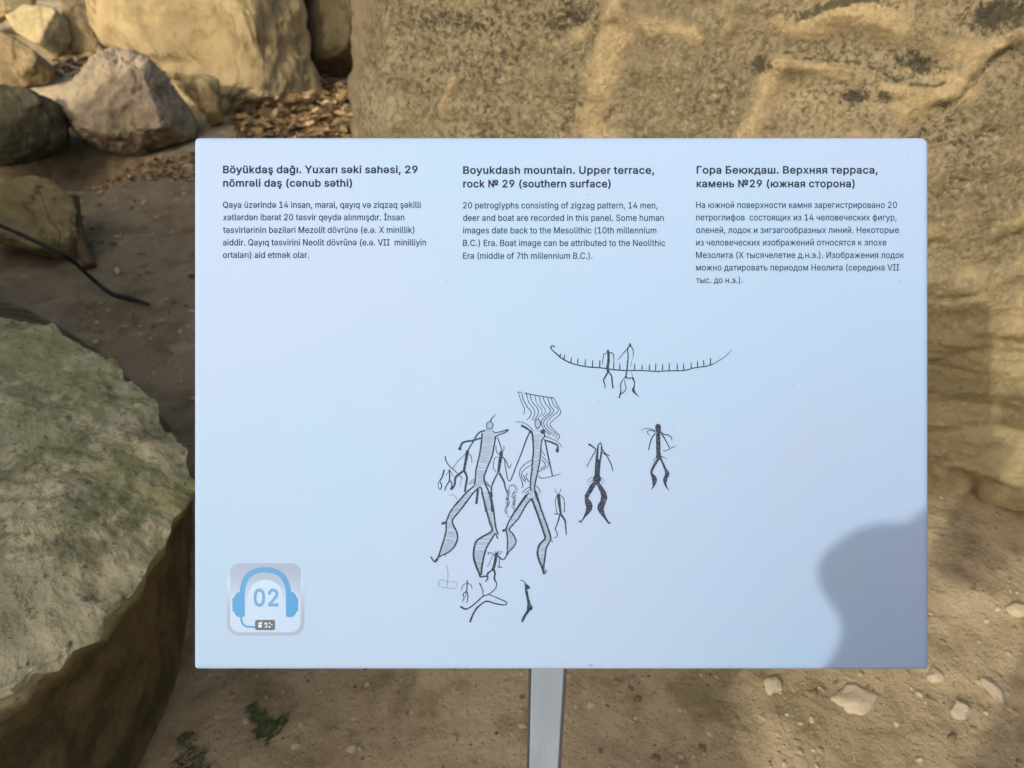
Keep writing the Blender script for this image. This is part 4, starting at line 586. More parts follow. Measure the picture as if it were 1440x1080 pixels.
boulder('sandstone_slab', 'large smooth yellow sandstone slab standing upright beyond the left top corner of the sign',
        [(118, -60), (132, 20), (148, 66), (196, 76), (238, 110), (280, 142), (312, 196), (334, 178), (380, 168), (430, 160), (455, 140), (446, 95), (432, 40), (424, -60), (300, -110)],
        4.70, .42, st_yellow, cuts=[((-.15, .15, 1), .42), ((.55, .1, .8), .62), ((-.7, -.1, .6), .72), ((.1, -.7, .75), .72)], amp=.040, seed=2.2, e1=.55)
boulder('stone_fin', 'narrow pointed sandstone fin leaning against the yellow slab',
        [(258, 62), (303, 60), (309, 130), (317, 190), (314, 216), (302, 196), (283, 150)], 4.34, .10, st_yellow, level=5, amp=.03, seed=7.0)
boulder('round_boulder', 'rounded grey pink boulder sitting in front of the yellow slab',
        [(68, 152), (86, 118), (120, 92), (163, 70), (192, 72), (218, 96), (248, 126), (277, 162), (272, 192), (240, 208), (190, 216), (130, 204), (86, 188)],
        4.12, .34, st_grey, cuts=[((.8, .25, .5), .82), ((-.3, .35, .9), .66)], amp=.055, seed=4.4)
boulder('pale_stone_block', 'pale tilted block in the top left corner above the brown stone',
        [(8, 22), (34, 6), (74, 10), (97, 30), (107, 72), (101, 95), (62, 68), (22, 44)], 5.5, .27, st_pale, level=5, cuts=[((-.3, .5, .8), .55), ((.6, -.2, .8), .6)], amp=.03, seed=5.1)
boulder('brown_stone_block', 'brown shaded stone under the pale block at the left edge',
        [(-40, 48), (5, 46), (42, 68), (80, 95), (74, 120), (20, 126), (-40, 130)], 5.0, .25, st_brown, level=5, cuts=[((-.2, .6, .7), .5)], amp=.04, seed=6.3)
boulder('rear_stone', 'brown stone wedged behind between the pale block and the yellow slab',
        [(86, 0), (130, -20), (152, 40), (156, 84), (120, 92), (100, 78)], 5.75, .3, st_brown, level=5, amp=.04, seed=7.7)
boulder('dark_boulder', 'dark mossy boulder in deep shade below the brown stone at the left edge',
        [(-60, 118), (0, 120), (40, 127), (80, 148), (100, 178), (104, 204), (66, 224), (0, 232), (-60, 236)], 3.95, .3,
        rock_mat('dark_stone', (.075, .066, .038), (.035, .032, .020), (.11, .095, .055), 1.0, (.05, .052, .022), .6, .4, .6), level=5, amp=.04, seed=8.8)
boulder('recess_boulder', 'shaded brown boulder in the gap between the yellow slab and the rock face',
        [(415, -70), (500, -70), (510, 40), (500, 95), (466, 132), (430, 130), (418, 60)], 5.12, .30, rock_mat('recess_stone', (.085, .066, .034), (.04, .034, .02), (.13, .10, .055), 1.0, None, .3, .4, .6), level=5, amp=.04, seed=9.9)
boulder('low_ochre_stone', 'low ochre stone with a grey crest at the left edge crossed by the black twig',
        [(-60, 262), (0, 254), (48, 247), (82, 258), (106, 284), (112, 330), (117, 366), (84, 366), (0, 340), (-60, 335)], 3.10, .22,
        rock_mat('ochre_stone', (.36, .27, .105), (.10, .085, .045), (.46, .36, .17), 2.2, (.20, .19, .13), .5, .6, .8), level=5, cuts=[((.1, .3, .9), .5)], amp=.03, seed=10.1)
for poly, dist, sd, lab in (([(-70, -60), (10, -60), (60, -30), (50, 12), (0, 30), (-70, 30)], 6.0, 21., 'tan boulder cut by the top left corner'),
                       ([(60, -90), (140, -90), (150, -20), (100, 4), (60, -10)], 6.6, 22., 'tan boulder behind the top of the yellow slab')):
    boulder('far_boulder', lab, poly, dist, .4, st_pale, level=4, amp=.04, seed=sd)

# --- the broad flat-topped boulder near the viewer, lower left
top = [(-260, 470), (-60, 440), (10, 444), (60, 458), (110, 482), (168, 518), (176, 538), (212, 583), (221, 606), (248, 640), (270, 690), (258, 714), (236, 734), (233, 766), (201, 798),
       (190, 834), (152, 868), (137, 898), (100, 912), (77, 935), (40, 950), (8, 978), (-80, 1010), (-250, 1050), (-420, 900), (-420, 620)]
def tz(px, py): return .50 - .05 * (px - 100) / 300 * .6
T = [on_height(x, y, tz(x, y)) for x, y in top]
base = [(-260, 430), (-40, 405), (30, 420), (80, 445), (130, 480), (185, 525), (205, 545), (240, 590), (252, 615), (268, 650), (277, 700), (277, 725), (277, 760), (276, 790), (275, 830),
        (274, 870), (266, 920), (258, 965), (240, 1020), (215, 1075), (185, 1140), (140, 1220), (40, 1340), (-200, 1400), (-560, 1150), (-520, 600)]
B = [on_height(x, y, -.05) for x, y in base]
def dense(loop, k):
    out = []
    n = len(loop)
    for i in range(n):
        for j in range(k): out.append(loop[i].lerp(loop[(i + 1) % n], j / k))
    for _ in range(1):
        out = [(out[i - 1] + out[i] * 2 + out[(i + 1) % len(out)]) / 4 for i in range(len(out))]
    return out
T, B = dense(T, 16), dense(B, 16)
n = len(T); cen = sum(T, Vector()) / n
rows = []
for k in np.linspace(.02, 1, 70):               # the top, gently domed
    rows.append([cen.lerp(T[i], k) + Vector((0, 0, .055 * (1 - k ** 2.2))) for i in range(n)])
for k in np.linspace(.03, 1, 60):               # the undercut side
    rows.append([Vector((*(T[i].lerp(B[i], k ** 1.25).xy - (T[i] - cen).xy * .15 * math.sin(math.pi * k) ** .8), T[i].z * (1 - k) + B[i].z * k)) for i in range(n)])
V, F = [], []
for r, row in enumerate(rows):
    for i, p in enumerate(row):
        nd = (p - Vector((cen.x, cen.y, .3))).normalized() if r >= 68 else Vector((0, 0, 1))
        edge = math.exp(-((r - 70) / 5) ** 2)
        dd = .024 * fbm(p, 2.4, 2, 5.5) - .014 * abs(fbm(p, 3.2, 3, 7.5)) + .018 * fbm(p, 4, 4, 12.) + .007 * fbm(p, 18, 4, 3.) + .0025 * fbm(p, 60, 3, 5.) + edge * (.020 * fbm(p, 9, 5, 1.) + .010 * fbm(p, 31, 4, 4.))
        V.append(p + nd * dd)
for r in range(len(rows) - 1):
    for i in range(n): F.append((r * n + i, (r + 1) * n + i, (r + 1) * n + (i + 1) % n, r * n + (i + 1) % n))
F.append(tuple(range(n)))
st = set()
m = M('lichened_stone').set(.95, .12)
big = m.noise(4.2, 4, .55, .6); mid = m.noise(10, 6, .62, .3); fine = m.noise(42, 5, .65); pit = m.noise(70, 3, .6)
c = m.mix(m.ramp(big, .42, .60), (.325, .310, .190), (.53, .475, .30))
c = m.mix(m.math('MULTIPLY', m.math('MULTIPLY', m.ramp(m.noise(5.0, 7, .7, .9), .44, .56), m.ramp(m.math('ADD', m.attr('moss'), m.math('MULTIPLY', m.math('SUBTRACT', mid, .5), .9)), .30, .75)), .68), c, (.215, .225, .085))
c = m.mix(m.math('MULTIPLY', m.ramp(m.noise(6.5, 7, .7, .5), .49, .60), .75), c, (.145, .145, .082))
c = m.mix(m.math('MULTIPLY', m.ramp(fine, .52, .70), .45), c, (.46, .40, .27))
c = m.mix(m.math('MULTIPLY', m.ramp(pit, .58, .68), .6), c, (.08, .075, .05))
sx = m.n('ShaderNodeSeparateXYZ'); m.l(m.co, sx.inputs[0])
c = m.mix(m.ramp(m.math('ADD', sx.outputs[2], m.math('MULTIPLY', m.math('SUBTRACT', mid, .5), .12)), .46, .40), c, m.mix(m.ramp(mid, .4, .62), (.150, .112, .052), (.075, .066, .030)))   # shade below the rim put into the flank's colour
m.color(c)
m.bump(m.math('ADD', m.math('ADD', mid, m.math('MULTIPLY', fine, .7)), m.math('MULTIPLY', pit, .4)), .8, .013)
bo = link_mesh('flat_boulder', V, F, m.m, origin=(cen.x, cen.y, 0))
bo.data.set_sharp_from_angle(angle=R(50))
set_attr(bo, 'moss', [max(0, 1 - abs(v.y - 1.42 + .45 * max(0, v.x + 1.0)) / .60) * (v.z > .3) + .6 * math.exp(-((v.x + .66) / .15) ** 2 - ((v.y - 1.02) / .20) ** 2) for v in V])
tag(bo, 'broad flat topped grey green lichened boulder close by at the lower left', 'boulder')
# ------------------------------------------------------------------ the information sign
K = DEPTH / FPX                                 # metres on the panel per photo pixel
PCX, PCY = 789.5, 567.3
panel_c = at_dist(PCX, PCY, DEPTH)
sign_rot = Matrix.Rotation(R(90 - PITCH), 4, 'X')   # the reading face leans back 35 degrees
sign_base = Vector((.035, .50, 0))
sign = empty('information_sign', sign_base)
tag(sign, 'white lectern sign with three columns of text and petroglyph drawings on a grey post', 'sign')
def on_panel(o):
    o.parent = sign
    o.matrix_local = Matrix.Translation(panel_c - sign_base) @ sign_rot
    return o
def L2(p): return ((p[0] - PCX) * K, -(p[1] - PCY) * K)

# panel: folded sheet with soft edges and rounded corners
def rounded(w, h, rads, seg=8):
    out = []
    for (sx, sy, a0), r in zip(((1, 1, 0), (-1, 1, 90), (-1, -1, 180), (1, -1, 270)), rads):
        cx, cy = sx * (w / 2 - r), sy * (h / 2 - r)
        for i in range(seg + 1):
            a = R(a0 + 90 * i / seg)
            out.append((cx + r * math.cos(a), cy + r * math.sin(a)))
    return out
PW, PH, PT = .6022, .4364, .020
rads = (.0062, .0040, .0034, .0030)
V, F = [], []
rings = [(0, -PT), (0, -.0034), (.0004, -.0019), (.0012, -.0009), (.0026, -.00025), (.0048, 0)]
for ins, z in rings:
    for x, y in rounded(PW - 2 * ins, PH - 2 * ins, [max(.0012, r - ins) for r in rads]): V.append((x, y, z))
n = len(V) // len(rings)
for r in range(len(rings) - 1):
    for i in range(n): F.append((r * n + i, r * n + (i + 1) % n, (r + 1) * n + (i + 1) % n, (r + 1) * n + i))
F.append(tuple(range(n))[::-1])
F.append(tuple((len(rings) - 1) * n + i for i in range(n)))
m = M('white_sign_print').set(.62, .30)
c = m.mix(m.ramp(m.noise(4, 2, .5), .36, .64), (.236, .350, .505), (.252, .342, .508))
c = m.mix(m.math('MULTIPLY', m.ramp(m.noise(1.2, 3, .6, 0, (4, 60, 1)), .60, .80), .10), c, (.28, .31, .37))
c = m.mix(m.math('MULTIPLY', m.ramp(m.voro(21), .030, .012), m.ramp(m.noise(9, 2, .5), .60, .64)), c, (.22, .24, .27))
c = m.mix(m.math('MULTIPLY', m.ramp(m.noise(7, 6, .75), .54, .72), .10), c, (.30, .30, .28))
m.color(c)
m.bump(m.noise(900, 2, .5), .05, .001)
panel = on_panel(link_mesh('panel', V, F, m.m, smooth=False))

# printing: strokes and filled shapes as thin ink sheets just above the face
class Ink:
    def __init__(s, z=.00025): s.V, s.F, s.z, s.k = [], [], z, 0
    def _z(s):
        s.k += 1
        return s.z + .000002 * s.k
    def fill(s, pts, z=None):
        z = z if z is not None else s._z(); b = len(s.V)
        P = [L2(p) for p in pts]
        s.V += [(x, y, z) for x, y in P]
        for t in tessellate_polygon([[Vector((x, y, 0)) for x, y in P]]):
            a, bq, cq = (P[i] for i in t)
            cr = (bq[0] - a[0]) * (cq[1] - a[1]) - (bq[1] - a[1]) * (cq[0] - a[0])
            s.F.append(tuple(b + i for i in (t if cr > 0 else t[::-1])))
        return s
    def stroke(s, pts, w, w1=None, curve=True, rough=.10):
        """a brush line of width w (tapering to w1) in photo pixels"""
        P = [Vector(p) for p in pts]
        if curve and len(P) > 2:
            Q = []
            for i in range(len(P) - 1):
                p0, p1, p2, p3 = P[max(i - 1, 0)], P[i], P[i + 1], P[min(i + 2, len(P) - 1)]
                k = max(2, min(8, int((p2 - p1).length / 1.5)))
                for j in range(k):
                    t = j / k
                    Q.append(.5 * ((2 * p1) + (p2 - p0) * t + (2 * p0 - 5 * p1 + 4 * p2 - p3) * t * t + (3 * p1 - p0 - 3 * p2 + p3) * t ** 3))
            Q.append(P[-1]); P = Q
        w1 = w if w1 is None else w1
        z = s._z(); b = len(s.V); n = len(P)
        for i, p in enumerate(P):
            t = (P[min(i + 1, n - 1)] - P[max(i - 1, 0)])
            if t.length < 1e-6: t = Vector((1, 0))
            t.normalize(); nn = Vector((-t.y, t.x))
            ww = (w + (w1 - w) * i / max(1, n - 1)) * .5 * (1 + rough * random.uniform(-1, 1))
            if n > 2 and i in (0, n - 1): ww *= .72
            for q in (p - nn * ww, p + nn * ww):
                x, y = L2(q); s.V.append((x, y, z))
        for i in range(n - 1): s.F.append((b + 2 * i + 1, b + 2 * i + 3, b + 2 * i + 2, b + 2 * i)[::-1])
        return s
    def hatch(s, poly, step, w, slant=.0, zig=True):
        """fine wavering hatching inside an outline"""
        ys = [p[1] - slant * p[0] for p in poly]
        y = min(ys) + step * .6
        prev = None
        while y < max(ys):
            xs = []
            for (x0, y0), (x1, y1) in zip(poly, poly[1:] + poly[:1]):
                a, c_ = y0 - slant * x0, y1 - slant * x1
                if (a - y) * (c_ - y) < 0:
                    xs.append(x0 + (x1 - x0) * (y - a) / (c_ - a))
            xs.sort()
            for xa, xb in zip(xs[::2], xs[1::2]):
                if random.random() < .05: continue
                xa2, xb2 = xa + random.uniform(0, .5), xb - random.uniform(0, .8)
                j = random.uniform(-.35, .35)
                s.stroke([(xa2, y + slant * xa2 + j), ((xa2 + xb2) / 2, y + slant * (xa2 + xb2) / 2 + random.uniform(-.35, .35)), (xb2, y + slant * xb2 - j)], w, curve=False)
            y += step * random.uniform(.85, 1.15)
        return s
    def build(s, name, mat, parent=None):
        o = on_panel(link_mesh(name, s.V, s.F, mat, smooth=False))
        if parent: o.parent = parent; o.matrix_local = Matrix.Identity(4)
        return o
def Z(ox, oy, sc): return lambda pts: [(ox + x / sc, oy + y / sc) for x, y in pts]
m = M('black_print').set(.8, .08)
m.color(m.mix(m.ramp(m.noise(1500, 2, .6), .52, .68), (.018, .026, .046), (.13, .165, .22)))
ink = m.m
m = M('black_lettering').set(.8, .08); m.color((.012, .022, .042)); ink_text = m.m

# --- text: (words, x start, x end, baseline) in photo pixels
def glyph(ch, table):
    adv, data = table[ch]
    return adv / 1000, [[Vector((l[q] / 1000, l[q + 1] / 1000)) for q in range(0, len(l), 2)] for l in data]
CAP = max(p.y for l in glyph('B', GLYPH)[1] for p in l)
def text_block(name, lines, cap, table, mat=None, parent=None, z=.00022):
    cu = bpy.data.curves.new('t', 'CURVE'); cu.dimensions = '2D'; cu.fill_mode = 'BOTH'
    for words, x0, x1, base in lines:
        pen, loops = 0.0, []
        for ch in words:
            adv, gl = glyph(ch, table)
            for l in gl: loops.append([p + Vector((pen, 0)) for p in l])
            pen += adv
        lo = min(p.x for l in loops for p in l); hi = max(p.x for l in loops for p in l)
        sx, sy = (x1 - x0) / (hi - lo), cap / CAP
        for l in loops:
            sp = cu.splines.new('POLY'); sp.points.add(len(l) - 1); sp.use_cyclic_u = True
            for q, p in enumerate(l):
                x, y = L2((x0 + (p.x - lo) * sx, base - p.y * sy))
                sp.points[q].co = (x * 100, y * 100, 0, 1)
    ob = bpy.data.objects.new('t', cu); COL.objects.link(ob)
    bpy.context.view_layer.update()
    me = bpy.data.meshes.new_from_object(ob.evaluated_get(bpy.context.evaluated_depsgraph_get()))
    bpy.data.objects.remove(ob); bpy.data.curves.remove(cu)
    V = [(v.co.x / 100, v.co.y / 100, z) for v in me.vertices]
    F = []
    for p in me.polygons:
        f_ = tuple(p.vertices)
        F.append(f_ if p.normal.z > 0 else f_[::-1])
    bpy.data.meshes.remove(me)
    o = on_panel(link_mesh(name, V, F, mat or ink_text, smooth=False))
    if parent: o.parent = parent; o.matrix_local = Matrix.Identity(4)
    return o
HE, BE = 10.2, 8.8
HB, BB = BOLD_GLYPH, GLYPH
text_block('heading_text', [('Böyükdaş dağı. Yuxarı səki sahəsi, 29', 313.7, 587.3, 243.4), ('nömrəli daş (cənub səthi)', 313.9, 495, 262.4)], HE, HB)
text_block('body_text', [('Qaya üzərində 14 insan, maral, qayıq və ziqzaq şəkilli', 313.7, 591.7, 292.3), ('xətlərdən ibarət 20 təsvir qeydə alınmışdır. İnsan', 313.7, 568.6, 309.8),
    ('təsvirlərinin bəziləri Mezolit dövrünə (e.ə. X minillik)', 313.7, 582.7, 327.6), ('aiddir. Qayıq təsvirini Neolit dövrünə (e.ə. VII  minilliyin', 313.7, 599.1, 345.2), ('ortaları) aid etmək olar.', 313.7, 434.4, 362.8)], BE, BB)
text_block('heading_text', [('Boyukdash mountain. Upper terrace,', 651.3, 919.9, 244.3), ('rock № 29 (southern surface)', 651.4, 858.7, 263.4)], HE, HB)
text_block('body_text', [('20 petroglyphs consisting of zigzag pattern, 14 men,', 651.2, 924.5, 293.1), ('deer and boat are recorded in this panel. Some human', 651.2, 933.4, 310.6),
    ('images date back to the Mesolithic (10th millennium', 651.2, 922.9, 328.2), ('B.C.) Era. Boat image can be attributed to the Neolithic', 651.2, 935.5, 346.0), ('Era (middle of 7th millennium B.C.).', 651.2, 833, 364.0)], BE, BB)
text_block('heading_text', [('Гора Беюкдаш. Верхняя терраса,', 979.5, 1234.2, 244.0), ('камень №29 (южная сторона)', 979.5, 1201.8, 263.2)], HE, HB)
text_block('body_text', [('На южной поверхности камня зарегистрировано 20', 978.8, 1261.2, 292.5), ('петроглифов  состоящих из 14 человеческих фигур,', 978.8, 1260.6, 310.0),
    ('оленей, лодок и зигзагообразных линий. Некоторые', 978.8, 1264, 327.7), ('из человеческих изображений относятся к эпохе', 978.8, 1246.3, 345.2), ('Мезолита (X тысячелетие д.н.э.). Изображения лодок', 978.8, 1271.2, 362.9),
    ('можно датировать периодом Неолита (середина VII', 978.8, 1264.2, 380.4), ('тыс. до н.э.).', 978.8, 1044.3, 398.1)], BE, BB)

# --- drawings
A = Z(760, 470, 5.143)
k = Ink()
k.stroke(A([(105, 92), (95, 85), (80, 86), (75, 98), (90, 120), (120, 145), (140, 165), (180, 190), (225, 210), (280, 225), (340, 236), (400, 240), (450, 245), (520, 255), (600, 262), (680, 262), (760, 264), (840, 269), (900, 266), (960, 264), (1030, 263), (1070, 255), (1100, 246), (1150, 238), (1200, 232), (1250, 215)]), 1.9, 1.6)
k.stroke(A([(1250, 215), (1300, 185), (1340, 158), (1382, 112)]), 1.2, .7)
for a, b, c_, d in [(148, 138, 140, 163), (176, 146, 170, 180), (224, 168, 220, 205), (272, 174, 268, 215), (325, 178, 322, 228), (378, 186, 376, 236), (430, 184, 428, 238), (532, 201, 528, 255), (575, 208, 572, 258), (682, 213, 680, 260), (736, 220, 732, 262), (789, 216, 787, 262), (834, 208, 832, 266), (884, 216, 882, 262), (932, 208, 930, 264), (988, 210, 990, 262), (1034, 210, 1036, 262), (1088, 202, 1090, 246), (1134, 192, 1136, 238), (1178, 186, 1182, 230), (1230, 170, 1228, 220)]:
    k.stroke(A([(a, b), ((a + c_) / 2, (b + d) / 2), (c_, d)]), 1.2, 2.0, curve=False)
k.build('boat_drawing', ink)
k = Ink()
k.stroke(A([(487, 114), (489, 130), (492, 138)]), 3.6, 4.2).stroke(A([(492, 128), (491, 200), (485, 240), (492, 278)]), 3.4, 3.8)
k.stroke(A([(482, 138), (460, 142), (452, 180), (447, 218)]), 1.3, .8).stroke(A([(500, 132), (522, 138), (530, 165), (530, 212)]), 1.5, .9)
k.stroke(A([(490, 272), (470, 305), (456, 335), (466, 365), (465, 392)]), 2.6, 1.4).stroke(A([(495, 275), (515, 305), (518, 345), (525, 393)]), 2.0, 2.0)
k.build('human_drawing', ink)
k = Ink()
k.fill(A([(646, 62), (655, 70), (655, 88), (645, 96), (636, 86)])).stroke(A([(640, 90), (630, 110), (634, 160), (630, 205), (625, 255), (618, 300)]), 1.4, 2.2)
k.stroke(A([(638, 92), (612, 122), (588, 152), (558, 187)]), 1.6, .7).stroke(A([(655, 86), (668, 110), (672, 135), (667, 180)]), 1.5, .6).stroke(A([(660, 192), (650, 240)]), .6).stroke(A([(657, 268), (666, 310)]), .7)
k.stroke(A([(610, 308), (632, 320), (662, 313)]), 1.6).fill(A([(606, 312), (620, 290), (628, 312), (612, 320)]))
k.stroke(A([(612, 312), (588, 340), (578, 370), (582, 400), (575, 440), (567, 462)]), 1.1, 2.0).stroke(A([(608, 330), (612, 365), (619, 390), (605, 415), (576, 436)]), 1.1, 1.5)
k.fill(A([(655, 313), (672, 310), (685, 350), (682, 380), (678, 398), (690, 425), (718, 457), (695, 442), (670, 422), (658, 402), (674, 375), (677, 350)]))
k.build('human_drawing', ink)

D = Z(760, 580, 6)
k = Ink()
k.fill(D([(968, 115), (978, 100), (992, 95), (1008, 102), (1017, 120), (1016, 155), (1010, 200), (1012, 260), (1012, 330), (1018, 370), (1026, 385), (1005, 402), (985, 394), (973, 380), (978, 350), (975, 300), (974, 220), (977, 170), (968, 140)]))
k.stroke(D([(968, 155), (930, 138), (880, 135), (848, 155)]), 1.2, .6).stroke(D([(972, 168), (940, 152), (905, 153), (905, 175), (920, 195)]), 1.6, 1.0).stroke(D([(970, 175), (940, 215), (922, 270), (911, 318)]), 1.7, 1.4)
k.stroke(D([(1014, 165), (1045, 185), (1075, 190), (1105, 212), (1109, 238)]), 1.6, 1.2).stroke(D([(1020, 178), (1050, 225), (1090, 300)]), 1.9, 1.4).stroke(D([(1035, 325), (1070, 318), (1100, 302), (1140, 283)]), 1.2, 1.1)
k.stroke(D([(1020, 372), (1050, 382), (1066, 397)]), 1.2, .6).stroke(D([(976, 382), (958, 395), (950, 414)]), 1.2, .6)
k.fill(D([(985, 385), (1000, 402), (985, 425), (965, 460), (945, 500), (950, 515), (975, 540), (985, 570), (975, 600), (955, 632), (934, 658), (945, 620), (943, 580), (935, 540), (925, 505), (930, 480), (950, 440), (970, 405)]))
k.fill(D([(1006, 395), (1020, 383), (1040, 425), (1060, 470), (1086, 505), (1088, 525), (1070, 562), (1062, 600), (1070, 630), (1088, 662), (1060, 637), (1040, 602), (1032, 565), (1045, 535), (1052, 505), (1035, 460), (1018, 420)]))
k.build('human_drawing', ink)
k = Ink()
k.fill(D([(480, 282), (488, 262), (503, 254), (518, 266), (523, 300), (518, 360), (508, 420), (503, 480), (500, 530), (512, 560), (495, 602), (470, 614), (445, 592), (440, 560), (455, 530), (460, 450), (466, 370), (474, 320)]))
k.stroke(D([(507, 240), (508, 262)]), .6)
k.stroke(D([(403, 266), (435, 285), (472, 314)]), 2.6, 1.8).stroke(D([(470, 313), (440, 365), (408, 425), (387, 461)]), 1.5, 1.1).stroke(D([(520, 312), (540, 340), (560, 355), (586, 368)]), 2.0, 1.2).stroke(D([(520, 345), (545, 352), (562, 372), (585, 415), (600, 450), (611, 496)]), 1.6, 1.3)
for s_ in ([(442, 545), (415, 560), (391, 587)], [(442, 572), (420, 585), (407, 600)], [(503, 545), (525, 562), (540, 580)], [(506, 570), (520, 585), (532, 604)]): k.stroke(D(s_), .8, .5)
k.fill(D([(445, 585), (468, 612), (440, 660), (415, 700), (403, 725), (430, 755), (441, 790), (432, 825), (410, 852), (375, 887), (345, 927), (335, 932), (317, 913), (345, 912), (365, 875), (378, 840), (385, 800), (374, 760), (372, 700), (395, 660), (420, 610)]))
k.fill(D([(476, 612), (500, 595), (530, 635), (552, 670), (565, 720), (548, 770), (533, 810), (540, 850), (560, 895), (578, 925), (600, 928), (578, 942), (560, 927), (530, 887), (495, 847), (479, 810), (484, 775), (505, 745), (512, 705), (500, 665)]))
f = k.build('human_drawing', ink)
k2 = Ink(.00036)
k2.fill(D([(500, 262), (510, 275), (508, 320), (503, 360), (496, 400), (488, 385), (490, 330), (492, 290)]))
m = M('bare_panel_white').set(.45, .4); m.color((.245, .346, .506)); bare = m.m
k2.build('unprinted_gap', bare, f)
k = Ink()
k.stroke(D([(122, 640), (128, 668), (152, 688)]), .7).stroke(D([(166, 640), (170, 660), (153, 688)]), .7).stroke(D([(152, 688), (158, 760), (172, 862)]), 5.0, 3.0)
k.stroke(D([(140, 700), (125, 740), (130, 790), (140, 857)]), .9).stroke(D([(170, 698), (195, 725), (202, 780), (200, 844)]), 1.1).stroke(D([(116, 855), (168, 860)]), 1.3)
k.stroke(D([(165, 860), (145, 930), (125, 985), (140, 1015), (138, 1045), (111, 1060)]), 2.0, 1.0).stroke(D([(172, 860), (205, 910), (212, 960), (218, 1034)]), 3.2, 1.2)
k.build('human_drawing', ink)

E, G = Z(600, 540, 6), Z(600, 690, 5.685)
def ellipse(cx, cy, rx, ry, n=18): return [(cx + rx * math.cos(6.2832 * i / n), cy + ry * math.sin(6.2832 * i / n)) for i in range(n + 1)]
# the larger left figure
k = Ink()
k.stroke(E(ellipse(532, 350, 27, 31)), 1.3).stroke(E([(539, 322), (545, 295), (565, 275), (580, 252)]), 1.8, .8)
k.hatch(E([(512, 330), (552, 330), (556, 370), (552, 395), (580, 412), (660, 400), (585, 440), (575, 480), (545, 590), (510, 700), (485, 780), (490, 840), (465, 870), (440, 875), (400, 872), (410, 830), (420, 720), (445, 600), (462, 490), (468, 425), (490, 395), (512, 385)]), 1.75, .36, .10)
k.stroke(E([(508, 380), (490, 393)]), 1.2)
k.stroke(E([(468, 412), (462, 480), (448, 580), (430, 660), (415, 730), (410, 800), (402, 855)]), 2.0, 1.6).stroke(E([(581, 440), (572, 500), (555, 590), (530, 660), (505, 720), (485, 780), (488, 830), (510, 880), (530, 930), (545, 1000), (552, 1080)]), 1.9, 2.2)
k.stroke(E([(553, 392), (580, 410), (640, 398), (688, 384)]), 1.2, 1.6).stroke(E([(578, 442), (620, 425), (655, 412), (690, 390)]), 1.3, 2.0).fill(E(ellipse(679, 390, 11, 10)[:-1]))
k.stroke(E([(490, 394), (450, 405), (420, 435), (400, 475), (370, 520), (340, 577)]), 2.2, 1.6).stroke(E([(340, 577), (310, 605), (260, 655), (216, 714)]), .9, .6)
k.stroke(E([(462, 455), (430, 465), (380, 478), (320, 488), (295, 505), (280, 545)]), 2.4, 2.9).fill(E(ellipse(279, 546, 14, 13)[:-1])).stroke(E([(594, 446), (615, 500), (634, 562)]), 1.2)
k.stroke(E([(400, 860), (340, 910), (290, 965), (240, 1020), (200, 1080)]), 2.2, 1.8).stroke(E([(440, 873), (400, 910), (350, 975), (300, 1040), (270, 1080)]), 1.9).stroke(E([(440, 873), (460, 878), (470, 930), (485, 1000), (500, 1080)]), 1.9)
k.stroke(E([(432, 888), (425, 950), (418, 1012)]), 3.0, 3.2)
for s_ in ([(408, 798), (370, 825), (343, 850)], [(404, 820), (365, 847)], [(487, 808), (510, 835), (537, 872)], [(488, 830), (522, 862)]): k.stroke(E(s_), .9, .6)
k.stroke(G([(265, 75), (200, 150), (168, 215), (155, 260), (155, 310), (140, 380), (115, 460), (95, 520), (65, 570)]), 1.8, 2.0).stroke(G([(30, 524), (48, 552), (65, 570), (92, 545)]), 1.5, 2.4).stroke(G([(120, 265), (152, 253)]), 3.4)
k.stroke(G([(330, 75), (260, 165), (208, 230), (210, 270), (240, 330), (246, 380), (230, 430), (195, 475), (150, 505), (95, 530), (66, 566)]), 1.9, 2.2)
k.hatch(G([(385, 0), (330, 80), (258, 165), (207, 232), (208, 272), (238, 330), (243, 380), (228, 430), (192, 473), (148, 503), (97, 525), (117, 460), (142, 380), (157, 310), (158, 255), (200, 155), (262, 80), (320, 20)]), 1.75, .34, .06)
k.stroke(G([(505, 10), (530, 130), (545, 250), (557, 315), (572, 350)]), 2.0, 1.6).stroke(G([(552, 340), (567, 386)]), 1.2).stroke(G([(547, 340), (510, 400), (480, 450), (455, 530), (440, 610), (436, 672)]), 1.9, 2.4)
k.stroke(G([(440, 10), (470, 130), (500, 240), (522, 310), (508, 332), (450, 365), (400, 400), (380, 450), (374, 520), (390, 590), (415, 650), (430, 692)]), 2.2, 2.6).stroke(G([(428, 690), (455, 684), (478, 682), (490, 650)]), 2.6, 1.8)
k.hatch(G([(445, 10), (500, 10), (530, 140), (548, 300), (545, 340), (508, 400), (478, 450), (452, 530), (437, 610), (432, 670), (415, 640), (392, 585), (378, 520), (383, 452), (402, 404), (452, 368), (512, 333), (524, 310), (502, 238), (472, 128)]), 1.75, .36, -.05)
k.build('human_drawing', ink)
